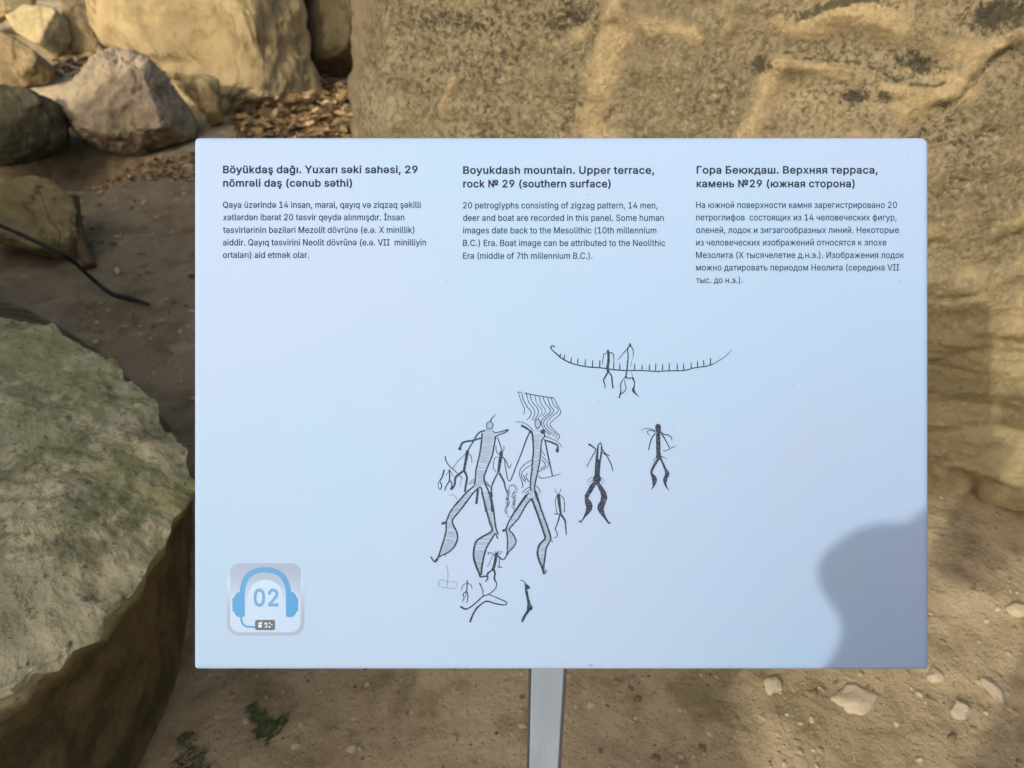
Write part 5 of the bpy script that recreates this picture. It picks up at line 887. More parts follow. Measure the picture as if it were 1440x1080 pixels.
# the larger right figure
k = Ink()
k.stroke(E(ellipse(936, 335, 23, 38)), 1.1)
T1 = [(918, 310), (936, 298), (954, 312), (958, 350), (950, 378), (990, 400), (995, 440), (975, 470), (965, 520), (955, 600), (945, 690), (925, 780), (910, 860), (910, 905), (885, 962), (860, 925), (880, 890), (876, 800), (885, 720), (890, 640), (898, 560), (892, 450), (890, 395), (918, 378)]
k.hatch(E(T1), 1.75, .34, .12)
k.stroke(E([(886, 398), (895, 460), (900, 560), (892, 640), (888, 720), (878, 790), (875, 860), (880, 900)]), 2.2, 1.6).stroke(E([(990, 400), (995, 440), (970, 480), (962, 560), (955, 640), (940, 720), (925, 790), (912, 850), (912, 900), (940, 970), (970, 1080)]), 1.4, 2.2)
k.fill(E(ellipse(978, 402, 18, 20)[:-1])).fill(E(ellipse(876, 402, 13, 12)[:-1]))
k.stroke(E([(753, 320), (800, 322), (850, 345), (892, 386)]), .8, .9).stroke(E([(795, 348), (840, 372), (885, 404)]), 3.0, 2.4)
k.stroke(E([(870, 405), (840, 470), (800, 580), (760, 680), (725, 770), (705, 818)]), 1.8, 1.2).stroke(E([(705, 818), (685, 810), (670, 740), (660, 680), (655, 640)]), 1.1, .9)
k.stroke(E([(1000, 440), (1060, 465), (1110, 490), (1143, 537)]), 1.1, .6).stroke(E([(1003, 475), (1060, 495), (1102, 518), (1106, 560)]), 2.2, 2.6).fill(E(ellipse(1102, 560, 14, 20)[:-1]))
k.stroke(E([(996, 465), (1020, 590), (1045, 700), (1060, 777)]), 1.8, 1.6).stroke(E([(943, 772), (970, 795), (1060, 778), (1132, 757)]), 1.1, .8)
for s_ in ([(872, 868), (830, 890), (805, 922)], [(868, 893), (828, 922)], [(912, 852), (945, 880), (960, 922)], [(910, 888), (942, 937)]): k.stroke(E(s_), 1.1, .7)
k.stroke(E([(862, 915), (800, 1000), (745, 1080)]), 1.8)
k.stroke(G([(795, 30), (740, 110), (690, 190), (650, 260), (636, 310), (645, 380), (645, 450), (640, 510), (615, 548), (585, 540), (568, 522)]), 1.9, 1.5).stroke(G([(838, 60), (790, 120), (740, 210), (690, 270), (660, 310), (690, 350), (713, 400), (700, 440), (655, 490), (640, 518)]), 2.0, 1.6)
k.fill(G(ellipse(616, 318, 14, 11)[:-1])).stroke(G([(612, 320), (640, 305)]), 2.6)
k.hatch(G([(800, 30), (835, 62), (788, 122), (738, 208), (690, 268), (660, 308), (688, 350), (708, 400), (698, 438), (650, 490), (646, 380), (638, 310), (652, 260), (692, 190), (742, 110)]), 1.7, .34, -.1)
k.stroke(G([(862, 10), (900, 110), (940, 220), (975, 320), (990, 375), (985, 400), (955, 460), (945, 530), (935, 600), (935, 662)]), 2.1, 2.0).stroke(G([(986, 388), (1010, 410)]), .9).stroke(G([(838, 62), (860, 120), (900, 230), (930, 320), (945, 380), (902, 430), (885, 490), (895, 550), (920, 610), (936, 668)]), 2.6, 2.4).stroke(G([(936, 666), (948, 655), (958, 632)]), 2.0, 1.4)
k.hatch(G([(845, 50), (868, 30), (900, 112), (940, 222), (974, 320), (987, 378), (953, 460), (942, 530), (930, 610), (898, 550), (890, 490), (906, 432), (948, 382), (932, 320), (902, 228), (862, 118)]), 1.7, .36, -.12)
k.build('human_drawing', ink)
# zigzag bands
k = Ink()
k.stroke(E([(768, 68), (800, 71)]), 1.1).stroke(E([(825, 74), (900, 92), (1000, 108), (1074, 118)]), 1.3)
for s_, w in (([(772, 70), (795, 140), (825, 210), (818, 257)], .9), ([(803, 75), (815, 130), (850, 195), (882, 235), (870, 275), (846, 302)], 1.1), ([(840, 80), (860, 150), (905, 215), (910, 255), (885, 307)], 1.0),
              ([(872, 90), (890, 150), (935, 205), (938, 255), (903, 312)], 1.0), ([(915, 98), (925, 150), (968, 215), (970, 245), (935, 298)], .8), ([(950, 105), (965, 165), (1003, 225), (973, 275)], .9),
              ([(980, 110), (1005, 170), (1045, 225), (1000, 275), (966, 318), (985, 375), (1040, 432)], 1.1), ([(1020, 115), (1040, 180), (1072, 230), (1015, 285), (985, 330), (1020, 390), (1084, 442)], 1.1),
              ([(1050, 118), (1070, 175), (1110, 225), (1050, 280), (1012, 335), (1050, 390), (1100, 430), (1085, 462)], .9), ([(1072, 118), (1100, 175), (1131, 240), (1075, 300), (1040, 340), (1075, 390), (1118, 430), (1118, 455), (1100, 474)], 1.0),
              ([(885, 640), (830, 675), (790, 720), (785, 770), (800, 815), (812, 863), (798, 872)], 1.0), ([(885, 680), (830, 715), (800, 760), (810, 800), (838, 832)], .9), ([(815, 768), (835, 812)], 1.1), ([(850, 752), (838, 775), (845, 800), (866, 828)], 1.1),
              ([(965, 558), (1000, 607)], .9), ([(968, 605), (1020, 660), (1027, 690), (985, 720), (943, 740)], .9), ([(970, 638), (1004, 685), (958, 717)], 1.1)):
    k.stroke(E(s_), w)
k.build('zigzag_drawing', ink)
k = Ink()
for s_ in ([(690, 880), (705, 855), (735, 845), (760, 870), (765, 900), (738, 940), (752, 965), (740, 1000), (738, 1040), (748, 1080)], [(705, 862), (735, 855), (752, 880), (745, 905), (724, 938), (740, 970), (725, 1000), (742, 1040)],
           [(690, 880), (705, 908), (663, 962), (690, 992), (665, 1040), (678, 1080)], [(685, 890), (695, 915), (672, 955), (705, 990), (685, 1030)]):
    P = E(s_)
    for i in range(len(P) - 1):
        a, b = Vector(P[i]), Vector(P[i + 1])
        k.stroke([a, a.lerp(b, .8)], .7)
for s_ in ([(632, 5), (655, 45), (630, 90), (650, 110), (622, 150), (640, 195), (656, 212)], [(700, 5), (675, 45), (705, 75), (678, 120), (700, 160), (680, 200), (656, 212)], [(660, 30), (642, 90), (662, 105), (634, 150), (650, 190)], [(715, 35), (690, 55), (710, 90), (688, 125)]):
    P = G(s_)
    for i in range(len(P) - 1):
        a, b = Vector(P[i]), Vector(P[i + 1])
        k.stroke([a, a.lerp(b, .82)], .7)
k.build('zigzag_drawing', ink)
# smaller figures round them
k = Ink()
k.stroke(E([(345, 560), (335, 620), (322, 690), (314, 738)]), 4.2, 3.2).stroke(E([(350, 590), (375, 610), (382, 667)]), .9).stroke(E([(312, 732), (260, 770), (240, 800), (236, 850), (203, 892)]), 2.8, 3.0).stroke(E([(318, 733), (340, 790), (330, 850), (322, 912)]), 3.0, 2.6).stroke(E([(158, 604), (160, 640), (185, 685), (240, 735), (302, 797)]), 1.4, 1.1).stroke(E([(300, 795), (280, 840), (288, 870)]), .5)
k.build('human_drawing', ink)
k = Ink(); k.stroke(E([(148, 722), (130, 785), (110, 820), (125, 850), (118, 893)]), 2.2, 1.3).stroke(E([(100, 822), (97, 865), (112, 893)]), .8).build('human_drawing', ink)
k = Ink(); k.stroke(E([(192, 720), (192, 810), (170, 850), (160, 873), (152, 900)]), 1.9, 1.4).stroke(E([(195, 812), (214, 845), (200, 893)]), 1.7, 1.4).stroke(E([(188, 735), (160, 772)]), .6).stroke(E([(200, 735), (215, 760), (235, 787)]), .6).build('human_drawing', ink)
k = Ink()
k.stroke(E([(588, 518), (584, 550), (602, 590), (630, 570)]), .9).stroke(E([(650, 518), (652, 550), (630, 580)]), .9).fill(E(ellipse(628, 582, 15, 20)[:-1])).stroke(E([(628, 590), (615, 670), (605, 745)]), 5.4, 3.2)
k.stroke(E([(600, 616), (575, 622), (562, 680), (570, 728), (592, 742)]), .8).stroke(E([(640, 612), (672, 655), (695, 708), (716, 670)]), 1.6, .8).stroke(E([(602, 745), (565, 820), (545, 880), (552, 953)]), 1.8, 2.4).stroke(E([(610, 748), (650, 820), (665, 880), (692, 924)]), 3.0, 1.4)
k.build('human_drawing', ink)
k = Ink()
k.stroke(G([(560, 495), (550, 550), (535, 615), (520, 640)]), 4.4, 3.8)
for s_ in ([(556, 500), (590, 488), (607, 490)], [(560, 515), (598, 500)], [(560, 500), (570, 478)], [(552, 500), (545, 484)]): k.stroke(G(s_), .8)
k.stroke(G([(548, 520), (515, 498), (490, 496), (496, 513)]), 1.6, 1.2).stroke(G([(528, 518), (500, 580), (485, 612)]), .7).stroke(G([(570, 520), (600, 545), (620, 552)]), 1.3).stroke(G([(582, 540), (578, 608)]), 1.0).stroke(G([(566, 604), (585, 614), (606, 608)]), 1.1)
k.stroke(G([(530, 620), (546, 660), (540, 700), (560, 740)]), 3.0, 1.6).stroke(G([(515, 640), (485, 668), (488, 700), (466, 730)]), 2.6, 1.4)
k.build('human_drawing', ink)
k = Ink()
k.stroke(G([(560, 738), (550, 780), (500, 825), (450, 845), (400, 890), (350, 930), (310, 946), (268, 925)]), 1.2, 2.4).stroke(G([(450, 842), (446, 790), (418, 735)]), 1.2).stroke(G([(428, 762), (438, 740)]), .8)
k.stroke(G([(497, 830), (560, 855), (635, 890), (630, 912), (560, 905), (480, 884), (430, 912), (392, 950), (365, 1000), (346, 1052)]), 1.2, 2.8)
k.build('deer_drawing', ink)
k = Ink()
k.stroke(G([(325, 713), (320, 805)]), 1.4).stroke(G([(320, 738), (290, 757), (278, 797)]), .9).stroke(G([(325, 738), (355, 755), (363, 787)]), .9).stroke(G([(320, 800), (290, 830), (300, 858), (283, 888)]), 1.5, 1.1).stroke(G([(322, 808), (330, 845), (321, 897)]), 1.5, 1.1).stroke(G([(316, 800), (312, 850)]), .9)
k.build('human_drawing', ink)
k = Ink()
k.stroke(G([(748, 718), (772, 720), (792, 748)]), 1.1).fill(G([(783, 742), (806, 750), (828, 772), (820, 786), (786, 790)])).stroke(G([(793, 785), (806, 850), (818, 905)]), 3.4, 4.0).fill(G([(805, 890), (825, 890), (849, 937), (837, 957), (800, 960)])).stroke(G([(820, 950), (785, 1000), (760, 1050)]), 4.0, 3.6)
k.build('human_drawing', ink)
k = Ink(.0002)
k.stroke(G([(150, 508), (152, 530)]), .5).stroke(G([(158, 595), (170, 650), (168, 725), (162, 775)]), .45).stroke(G([(165, 725), (110, 712), (93, 735), (105, 762), (165, 778), (225, 780), (243, 755), (230, 730), (165, 730)]), .45)
k.build('outline_drawing', ink)
Ink(.0002).stroke(E([(183, 938), (230, 938), (256, 977)]), .5).build('outline_drawing', ink)

# --- wear on the face: hairline scratches and specks
m = M('grime').set(.8, .2); m.color((.12, .14, .17)); grime = m.m
m = M('faint_scratch').set(.6, .3); m.color((.25, .335, .49)); faint = m.m
for pts, w in (([(275, 849), (310, 840), (330, 834)], .6), ([(420, 694), (490, 687), (560, 683)], .5), ([(944, 874), (950, 862), (957, 851)], .5), ([(340, 922), (430, 926), (520, 918)], .5), ([(1150, 900), (1152, 930)], .9), ([(686, 196), (688, 204)], .8)):
    Ink(.00016).stroke(pts, w).build('scratch', faint)
k = Ink(.00016)
for x, y, r in [(1115, 543, 1.0), (830, 935, 1.6), (834, 936, .9), (1026, 937, 1.1), (946, 600, .7), (842, 565, .8), (1276, 218, .8), (1092, 201, .6), (377, 209, .6), (629, 396, .8), (877, 353, .7), (916, 356, .6), (827, 274, .8), (1160, 919, .6), (795, 931, .7), (790, 930, .6), (367, 842, 1.0), (332, 845, 1.2), (746, 748, .7), (612, 336, .6), (929, 316, .5), (1015, 366, .6), (1266, 396, .8)]:
    k.fill([(x + r * random.uniform(.6, 1.2) * math.cos(a), y + r * random.uniform(.6, 1.2) * math.sin(a)) for a in np.linspace(0, 5.5, 7)])
k.build('dirt_speck', grime)['kind'] = 'stuff'

# --- audio guide emblem
H = Z(300, 780, 9)
def rrect(x0, y0, x1, y1, r, seg=8):
    out = []
    for cx, cy, a0 in ((x1 - r, y0 + r, -90), (x1 - r, y1 - r, 0), (x0 + r, y1 - r, 90), (x0 + r, y0 + r, 180)):
        for i in range(seg + 1):
            a = R(a0 + 90 * i / seg); out.append((cx + r * math.cos(a), cy + r * math.sin(a)))
    return out
def print_grad(name, c0, c1, y0, y1):           # a tint printed as a vertical blend
    m = M(name).set(.45, .4)
    sx = m.n('ShaderNodeSeparateXYZ'); m.l(m.co, sx.inputs[0])
    a, b = L2((0, 780 + y0 / 9))[1], L2((0, 780 + y1 / 9))[1]
    m.color(m.mix(m.ramp(sx.outputs[1], b, a, 1.0, 0.0), c0, c1))
    return m.m
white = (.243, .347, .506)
k = Ink(.00012); k.fill(H(rrect(172, 190, 1150, 1025, 150)))
emblem = k.build('audio_emblem', print_grad('emblem_shadow_print', white, (.190, .235, .355), 330, 760))
k = Ink(.00020); k.fill(H(rrect(215, 108, 1105, 980, 120))); k.build('emblem_key', print_grad('emblem_key_print', (.160, .225, .345), (.250, .355, .512), 150, 720), emblem)
k = Ink(.00024); k.fill(H([(440, 980 - 40), (440, 530)] + [(660 - 220 * math.cos(t), 530 - 215 * math.sin(t)) for t in np.linspace(.05, 3.09, 24)] + [(880, 530), (880, 940)]))
k.build('emblem_arch', print_grad('emblem_arch_print', (.262, .372, .528), (.250, .355, .512), 400, 760), emblem)
blue = flat_mat('blue_print', (.011, .170, .40), .45, .4)
k = Ink(.00032)
k.stroke(H([(372, 470), (372, 425), (395, 340), (440, 270), (510, 218), (590, 194), (660, 190), (720, 194), (800, 218), (870, 265), (918, 340), (945, 425), (948, 475)]), 7.3, rough=0)
k.fill(H([(340, 420), (398, 420), (398, 765), (385, 785), (350, 792), (305, 785), (275, 755), (266, 722), (243, 714), (243, 550), (266, 540), (277, 508), (302, 480), (340, 470)]))
k.fill(H([(920, 420), (980, 420), (980, 468), (1015, 475), (1045, 508), (1055, 540), (1074, 550), (1074, 714), (1050, 722), (1040, 755), (1010, 785), (960, 792), (930, 785), (920, 765)]))
k.stroke(H([(355, 785), (357, 840), (385, 885), (430, 911), (545, 914)]), 2.7, rough=0)
k.build('headphone_symbol', blue, emblem)
text_block('emblem_number', [('02', 300 + 511 / 9, 300 + 826 / 9, 780 + 647 / 9)], 23.6, BOLD_GLYPH, flat_mat('number_blue_print', (.045, .195, .40), .45, .4), emblem, .0004)
k = Ink(.00042); k.fill(H(rrect(531, 824, 783, 953, 24))); k.build('emblem_badge', flat_mat('dark_badge_print', (.035, .055, .085), .45, .4), emblem)
k = Ink(.00048)
k.fill(H(rrect(572, 856, 618, 880, 8))).fill(H(rrect(570, 884, 614, 920, 8))).fill(H([(602, 852), (618, 836), (622, 842), (610, 858)]))
k.stroke(H([(650, 880), (665, 862), (682, 872), (668, 888)]), 1.7).stroke(H([(655, 912), (672, 914), (682, 896)]), 1.8).fill(H(ellipse(715, 866, 12, 10)[:-1])).fill(H(ellipse(711, 911, 13, 12)[:-1])).stroke(H([(728, 876), (742, 888), (752, 880)]), 1.0)
k.build('badge_lettering', flat_mat('badge_white_print', (.36, .43, .54), .45, .4), emblem)

# --- post, tilted bracket behind the panel and the base plate
def box_mesh(name, sx, sy, z0, z1, bev, mat, parent, loc=(0, 0, 0), rot=None):
    bm = bmesh.new(); bmesh.ops.create_cube(bm, size=1)
    for v in bm.verts: v.co = (v.co.x * sx, v.co.y * sy, z0 + (v.co.z + .5) * (z1 - z0))
    bmesh.ops.bevel(bm, geom=list(bm.edges), offset=bev, segments=3, affect='EDGES', profile=.5)
    me = bpy.data.meshes.new(name); bm.to_mesh(me); bm.free()
    o = bpy.data.objects.new(name, me); COL.objects.link(o); me.materials.append(mat)
    o.parent = parent; o.location = loc
    if rot is not None: o.rotation_euler = rot
    return o
m = M('grey_painted_steel').set(.40, .5)
c = m.mix(m.ramp(m.noise(6, 4, .6, 0, (8, 8, 1)), .4, .65), (.205, .255, .325), (.245, .295, .365))
c = m.mix(m.ramp(m.noise(240, 3, .6), .66, .74), c, (.14, .14, .14))
c = m.mix(m.math('MULTIPLY', m.ramp(m.noise(38, 5, .7), .60, .72), .5), c, (.25, .25, .24))
m.color(c); m.bump(m.noise(300, 3, .5), .12, .002)
steel = m.m
panel_z = (panel_c - sign_base)
box_mesh('post', .0335, .0335, .012, .935, .0022, steel, sign)
edge_dark = flat_mat('dark_edge_reflection', (.055, .055, .06), .6, .3)
for s_ in (-1, 1): box_mesh('edge_reflection', .0022, .006, .03, .86, .0006, edge_dark, sign, (s_ * .0176, -.0142, 0))  # dark strips standing in for the dark reflection on the post's rounded edges
box_mesh('base_plate', .14, .14, .0, .008, .001, steel, sign, (0, 0, .006))
br = box_mesh('bracket', .20, .16, -.008, -.002, .0008, steel, sign)
br.matrix_local = Matrix.Translation(panel_z) @ sign_rot @ Matrix.Translation((-.004, -.02, -PT - .0015 + .002))
# ------------------------------------------------------------------ stones, twigs, moss and litter on the ground
def pebble_mesh(name, seed, flat, mat, level=3, cut=.6):
    rnd = random.Random(seed)
    bm = bmesh.new(); bmesh.ops.create_icosphere(bm, subdivisions=level, radius=1)
    cuts = [(Vector((rnd.gauss(0, 1), rnd.gauss(0, 1), rnd.gauss(0, .8))).normalized(), rnd.uniform(cut, .9)) for _ in range(9)]
    for v in bm.verts:
        p = v.co.copy()
        for n_, o_ in cuts:
            e = p.dot(n_) - o_
            if e > 0: p -= n_ * e * .95
        p *= 1 + .30 * fbm(p, 1.1, 4, seed) + .08 * fbm(p, 5, 3, seed)
        v.co = (p.x, p.y * .72, p.z * flat)
    for f in bm.faces: f.smooth = True
    me = bpy.data.meshes.new(name); bm.to_mesh(me); bm.free(); me.materials.append(mat)
    return me
pm = [rock_mat('pebble_tan', (.46, .375, .25), (.26, .2, .12), (.56, .47, .33), 8, None, .3, .3, .4), rock_mat('pebble_grey', (.40, .34, .245), (.22, .18, .12), (.50, .43, .33), 8, None, .3, .3, .4),
      rock_mat('pebble_brown', (.16, .12, .07), (.08, .06, .04), (.24, .18, .11), 8, None, .3, .3, .4)]
def gz(x, y): return ground_z(x, y)
def place(name, me, px, py, size, rz, label, cat, group=None, sink=.25, sc=(1, 1, 1)):
    p = on_height(px, py, 0.0)
    o = bpy.data.objects.new(name, me); COL.objects.link(o)
    s_ = size
    o.scale = (s_ * sc[0], s_ * sc[1], s_ * sc[2]); o.rotation_euler = (0, 0, rz)
    zt = max(v.co.z for v in me.vertices) * s_ * sc[2]
    o.location = (p.x, p.y, gz(p.x, p.y) + zt * (.35 - sink))
    return tag(o, label, cat, group)
place('stone', pebble_mesh('flat_pale_stone', 31, .30, pm[0], 4), 1200, 986, .040, .2, 'flat pale buff stone, the broadest on the dirt below the right half of the sign', 'stone', 'larger stones on the dirt')
place('stone', pebble_mesh('angular_stone', 32, .42, pm[1], 4, .5), 1348, 1001, .028, -.5, 'small angular grey brown stone with a sharp corner near the bottom right', 'stone', 'larger stones on the dirt', .2)
place('stone', pebble_mesh('long_stone', 33, .35, pm[1], 4, .5), 1394, 972, .033, 1.75, 'narrow pale upright sliver of stone close to the bottom right corner', 'stone', 'larger stones on the dirt', .2, (1, .62, 1))
place('stone', pebble_mesh('low_stone', 34, .35, pm[0], 4), 1085, 968, .022, 1.2, 'small buff stone at the end of the dark post shadow', 'stone', 'larger stones on the dirt', .3)
place('stone', pebble_mesh('buff_stone', 35, .45, pm[0], 4), 1313, 955, .021, 1.4, 'buff stone just past the lower right corner of the sign', 'stone', 'larger stones on the dirt', .25)
place('stone', pebble_mesh('step_stone', 36, .40, pm[0], 4), 1428, 858, .030, .1, 'pale stone by the foot of the rock face at the right edge', 'stone', 'larger stones on the dirt', .25)
place('stone', pebble_mesh('round_stone', 37, .55, pm[0], 4), 496, 1056, .013, .4, 'small round tan stone on shaded dirt left of the post', 'stone', 'larger stones on the dirt', .3)
place('stone', pebble_mesh('tiny_stone', 38, .55, pm[0], 4), 415, 1046, .012, .9, 'small tan stone beside the dark moss clump', 'stone', 'larger stones on the dirt', .3)
protos = [pebble_mesh('pebble', 40 + i, random.uniform(.45, .7), pm[(0, 1, 0, 2)[i % 4]], 2) for i in range(8)]
rnd = random.Random(5)
cnt = 0
while cnt < 255:
    if cnt < 140: px, py = rnd.uniform(790, 1440), rnd.uniform(745, 1085)
    elif cnt < 205: px, py = rnd.uniform(285, 790), rnd.uniform(940, 1085)
    else: px, py = rnd.uniform(110, 272), rnd.uniform(225, 560)
    if 272 < px < 1306 and py < 938: continue
    if px < 290 and py > 440 and py > 440 + (px) * .6: continue
    p = on_height(px, py)
    if p.y > 1.36 and p.x > .4: continue
    o = bpy.data.objects.new('pebble', rnd.choice(protos)); COL.objects.link(o)
    s_ = min(.011, .0022 + rnd.expovariate(1 / .0022)) * (1.5 if cnt >= 205 else 1)
    o.scale = (s_, s_, s_); o.rotation_euler = (rnd.uniform(-.3, .3), rnd.uniform(-.3, .3), rnd.uniform(0, 6.3))
    o.location = (p.x, p.y, gz(p.x, p.y) - s_ * rnd.uniform(-.1, .25))
    lab, grp = (('small loose pebble on the packed earth in front of the rock face', 'pebbles before the rock face') if cnt < 140 else ('small pebble on the shaded earth under the left half of the sign', 'pebbles under the sign') if cnt < 205 else ('small pebble on the shaded earth between the boulders at left', 'pebbles between the left boulders'))
    tag(o, lab, 'pebble', grp); cnt += 1

def tube(name, pts, rads, mat, seg=8):
    V, F = [], []
    Q, RR = [], []
    for i in range(len(pts) - 1):
        p0, p1, p2, p3 = pts[max(i - 1, 0)], pts[i], pts[i + 1], pts[min(i + 2, len(pts) - 1)]
        for j in range(6):
            t = j / 6
            Q.append(.5 * ((2 * p1) + (p2 - p0) * t + (2 * p0 - 5 * p1 + 4 * p2 - p3) * t * t + (3 * p1 - p0 - 3 * p2 + p3) * t ** 3)); RR.append(rads[i] * (1 - t) + rads[i + 1] * t)
    Q.append(pts[-1]); RR.append(rads[-1])
    for i, p in enumerate(Q):
        t = (Q[min(i + 1, len(Q) - 1)] - Q[max(i - 1, 0)]).normalized()
        a = t.cross(Vector((0, 0, 1))).normalized(); b = a.cross(t)
        for j in range(seg):
            an = 6.2832 * j / seg; r = RR[i] * (1 + .18 * fbm(p + a * math.cos(an) * .01, 60, 2, 3.))
            V.append(p + a * r * math.cos(an) + b * r * math.sin(an))
    n = len(Q)
    for i in range(n - 1):
        for j in range(seg): F.append((i * seg + j, i * seg + (j + 1) % seg, (i + 1) * seg + (j + 1) % seg, (i + 1) * seg + j))
    F += [tuple(range(seg))[::-1], tuple((n - 1) * seg + j for j in range(seg))]
    c = sum(Q, Vector()) / n
    return link_mesh(name, V, F, mat, origin=(c.x, c.y, 0))
bark = flat_mat('black_bark', (.025, .022, .018), .8, .3)
brownbark = rock_mat('brown_bark', (.10, .065, .03), (.04, .03, .018), (.16, .11, .055), 6, None, .3, .4, .5)
pts = [at_dist(-40, 300, 2.45), at_dist(30, 330, 2.47), at_dist(94, 361, 2.45), on_height(125, 388, .10), on_height(155, 412, .045), on_height(182, 420, .02), on_height(210, 428, .015)]
tag(tube('twig', pts, [.007, .006, .0075, .0065, .009, .0105, .005], bark), 'thin black bent twig running from the left edge down onto the dirt', 'twig')
pts = [on_height(104, 278, .17), on_height(107, 310, .12), on_height(116, 345, .06), on_height(126, 376, .01)]
tag(tube('stick', pts, [.021, .020, .022, .024], brownbark), 'short dark brown stick leaning on the end of the low ochre stone', 'stick')

# moss clumps: many tiny upright leaves
def clump(name, spots, mat, label, cat, seed):
    rn = random.Random(seed); V, F = [], []
    for px, py, rad, n in spots:
        c = on_height(px, py)
        for _ in range(n):
            a, q = rn.uniform(0, 6.283), rad * math.sqrt(rn.random())
            x, y = c.x + q * math.cos(a), c.y + q * math.sin(a); z = gz(x, y)
            h = rn.uniform(.001, .004); w = rn.uniform(.001, .0026); b = rn.uniform(0, 6.283); l = rn.uniform(-.006, .006)
            k0 = len(V); dx, dy = w * math.cos(b), w * math.sin(b)
            V += [(x - dx, y - dy, z), (x + dx, y + dy, z), (x + dx * .6 + l, y + dy * .6 + l, z + h * .7), (x + l * 1.5, y + l * 1.5, z + h)]
            F.append((k0, k0 + 1, k0 + 2, k0 + 3))
    c = on_height(*spots[0][:2])
    return tag(link_mesh(name, V, F, mat, smooth=False, origin=(c.x, c.y, 0)), label, cat)
mossm = M('moss_leaf').set(.8, .2); mossm.color(mossm.mix(mossm.ramp(mossm.noise(90, 3), .4, .65), (.060, .078, .030), (.120, .128, .055))); mossm = mossm.m
clump('moss_clump', [(375, 1020, .024, 420), (362, 1000, .016, 240), (394, 1008, .013, 160), (352, 990, .010, 90)], mossm, 'small dark green moss clump on the dirt below the lower left of the sign', 'moss', 1)
clump('moss_clump', [(268, 1068, .028, 260), (262, 1040, .018, 120), (280, 1085, .02, 120)], mossm, 'dark moss patch hugging the foot of the flat boulder', 'moss', 2)
# leaf litter between the slab and the rock face, and thinly under the left stones
rn = random.Random(3); V, F, tint = [], [], []
for _ in range(3600):
    u = rn.random()
    if u < .70: px, py, s_ = rn.uniform(330, 520), rn.uniform(118, 205), rn.choice((.5, .8, 1.0, 1.25))
    elif u < .82: px, py, s_ = rn.uniform(80, 175), rn.uniform(20, 110), 1.0
    elif u < .97: px, py, s_ = rn.uniform(110, 300), rn.uniform(212, 245), .45
    else: px, py, s_ = rn.uniform(100, 275), rn.uniform(240, 480), .5
    p = on_height(px, py, .05)
    if p.y > 7: continue
    z = gz(p.x, p.y) + rn.uniform(.003, .04) * s_
    a = rn.uniform(0, 6.283); L = rn.uniform(.018, .045) * s_; W = L * rn.uniform(.3, .55)
    M3 = Matrix.Rotation(a, 3, 'Z') @ Matrix.Rotation(rn.uniform(-.8, .8), 3, 'X') @ Matrix.Rotation(rn.uniform(-.6, .6), 3, 'Y')
    k0 = len(V); t = rn.random()
    for q in ((-L, 0, 0), (-L * .3, -W, .12 * L), (L * .5, -W * .7, .1 * L), (L, 0, .0), (L * .5, W * .7, .1 * L), (-L * .3, W, .12 * L)):
        w = M3 @ Vector(q); V.append((p.x + w.x, p.y + w.y, z + w.z)); tint.append(t)
    F.append(tuple(range(k0, k0 + 6)))
m = M('dead_leaf').set(.85, .2)
tn = m.attr('tint')
m.color(m.mix(m.ramp(tn, .55, .95), m.mix(m.ramp(tn, .1, .5), (.085, .052, .022), (.24, .155, .066)), (.44, .32, .17)))
o = link_mesh('leaf_litter', V, F, m.m, smooth=False, origin=(-1.2, 4.6, 0))
set_attr(o, 'tint', tint)
tag(o, 'drift of brown dead leaves between the yellow slab and the rock face', 'leaf litter', kind='stuff')

# ------------------------------------------------------------------ the photographer, standing just behind the lens; only the shadow is in view
J = {'pelvis': ((.05, -.42, .90), .15), 'waist': ((.05, -.42, 1.04), .145), 'chest': ((.04, -.40, 1.22), .165), 'upper': ((.03, -.39, 1.36), .125), 'neck': ((.03, -.36, 1.47), .055),
     'head': ((.03, -.32, 1.57), .085), 'crown': ((.03, -.33, 1.67), .075),
     'shL': ((-.15, -.38, 1.38), .075), 'elL': ((-.19, -.23, 1.11), .056), 'cuL': ((-.068, -.065, 1.148), .050), 'wrL': ((-.054, -.045, 1.203), .032), 'paL': ((-.078, -.03, 1.258), .050), 'heL': ((-.132, -.030, 1.258), .029),
     'shR': ((.21, -.38, 1.38), .075), 'elR': ((.33, -.20, 1.14), .058), 'wrR': ((.16, -.06, 1.25), .042), 'paR': ((.105, -.03, 1.305), .034),
     'hipL': ((-.03, -.42, .84), .105), 'knL': ((-.05, -.40, .48), .07), 'anL': ((-.06, -.44, .09), .05), 'toL': ((-.07, -.30, .04), .042),
     'hipR': ((.14, -.42, .84), .105), 'knR': ((.16, -.40, .48), .07), 'anR': ((.17, -.44, .09), .05), 'toR': ((.18, -.30, .04), .042)}
E_ = [('pelvis', 'waist'), ('waist', 'chest'), ('chest', 'upper'), ('upper', 'neck'), ('neck', 'head'), ('head', 'crown'), ('upper', 'shL'), ('shL', 'elL'), ('elL', 'cuL'), ('cuL', 'wrL'), ('wrL', 'paL'), ('paL', 'heL'),
      ('upper', 'shR'), ('shR', 'elR'), ('elR', 'wrR'), ('wrR', 'paR'), ('pelvis', 'hipL'), ('hipL', 'knL'), ('knL', 'anL'), ('anL', 'toL'), ('pelvis', 'hipR'), ('hipR', 'knR'), ('knR', 'anR'), ('anR', 'toR')]
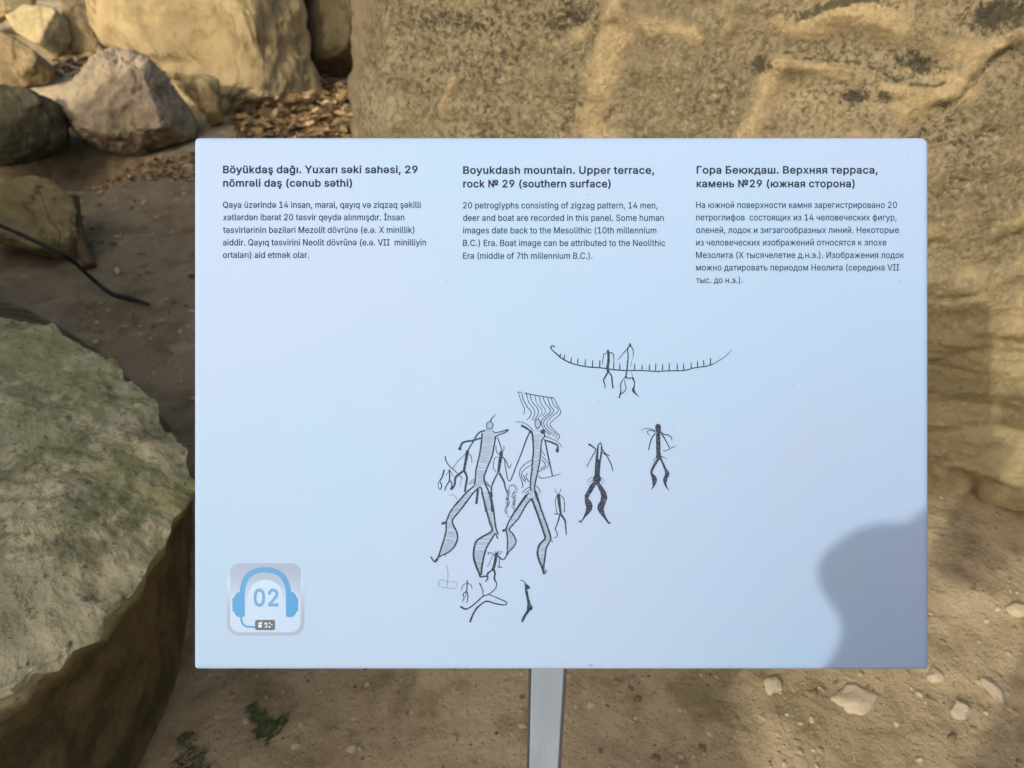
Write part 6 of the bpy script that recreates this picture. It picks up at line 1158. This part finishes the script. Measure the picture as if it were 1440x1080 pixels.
for side, sg, (bx, by, bz) in (('L', -1, J['paL'][0]), ('R', 1, J['paR'][0])):
    for f in range(4):                          # fingers curled round the phone
        o1 = (bx + sg * .002 - sg * .004 * f, by - .004, bz + .028 + .004 * f - .020 * f * .3)
        J['f%s%da' % (side, f)] = ((o1[0], o1[1] - .004, o1[2] + .016), .010)
        J['f%s%db' % (side, f)] = ((o1[0] - sg * .014 - sg * .004 * f, o1[1] - .012 - .010 * f, o1[2] + .042 + .006 * (1.5 - abs(f - 1.5))), .0085)
        E_ += [('pa' + side, 'f%s%da' % (side, f)), ('f%s%da' % (side, f), 'f%s%db' % (side, f))]
    J['t%sa' % side] = ((bx - sg * .026, by - .030, bz + .014), .012); J['t%sb' % side] = ((bx - sg * .030, by - .052, bz + .050), .010)
    E_ += [('pa' + side, 't%sa' % side), ('t%sa' % side, 't%sb' % side)]
names = list(J)
me = bpy.data.meshes.new('person')
me.from_pydata([J[k_][0] for k_ in names], [(names.index(a), names.index(b)) for a, b in E_], [])
po = bpy.data.objects.new('person', me); COL.objects.link(po)
sk = po.modifiers.new('skin', 'SKIN'); sk.use_smooth_shade = True
for i, k_ in enumerate(names):
    r_ = J[k_][1]; me.skin_vertices[0].data[i].radius = (r_, r_ * (.72 if k_ in ('pelvis', 'waist', 'chest', 'upper') else 1))
me.skin_vertices[0].data[0].use_root = True
po.modifiers.new('sub', 'SUBSURF').levels = 2; po.modifiers['sub'].render_levels = 2
m = M('jacket_trousers_skin').set(.85, .2)
sx = m.n('ShaderNodeSeparateXYZ'); m.l(m.co, sx.inputs[0])
c = m.mix(m.ramp(sx.outputs[2], .90, .905), (.035, .040, .055), (.10, .11, .13))
c = m.mix(m.math('MULTIPLY', m.ramp(sx.outputs[2], 1.245, 1.25), m.ramp(sx.outputs[1], -.10, -.095)), c, (.42, .26, .19))
c = m.mix(m.ramp(sx.outputs[2], 1.46, 1.465), c, (.42, .26, .19))
m.color(c); me.materials.append(m.m)
tag(po, 'person in a dark grey jacket holding up a phone to photograph the sign', 'person')
bm = bmesh.new(); bmesh.ops.create_icosphere(bm, subdivisions=4, radius=1)
for v in bm.verts:
    q = v.co; s_ = 1 + .05 * fbm(q, 3, 3, 2.)
    v.co = (.03 + q.x * .093 * s_, -.345 + q.y * .10 * s_, 1.655 + max(q.z, -.55 if q.y < .2 else .05) * .088 * s_)
hm = bpy.data.meshes.new('hair'); bm.to_mesh(hm); bm.free(); hm.materials.append(flat_mat('dark_hair', (.03, .022, .016), .6, .4))
ho = bpy.data.objects.new('hair', hm); COL.objects.link(ho); ho.parent = po
ph = empty('smartphone', (0, -.014, 1.388))
ph.rotation_euler = (R(90 - PITCH), 0, 0)
tag(ph, 'black smartphone held level in both hands facing the sign', 'phone')
box_mesh('phone_body', .158, .076, -.0040, .0040, .003, flat_mat('black_phone', (.02, .02, .022), .3, .5), ph)
box_mesh('phone_screen', .150, .069, .0040, .0046, .0002, flat_mat('dark_glass', (.01, .011, .014), .1, .5), ph)
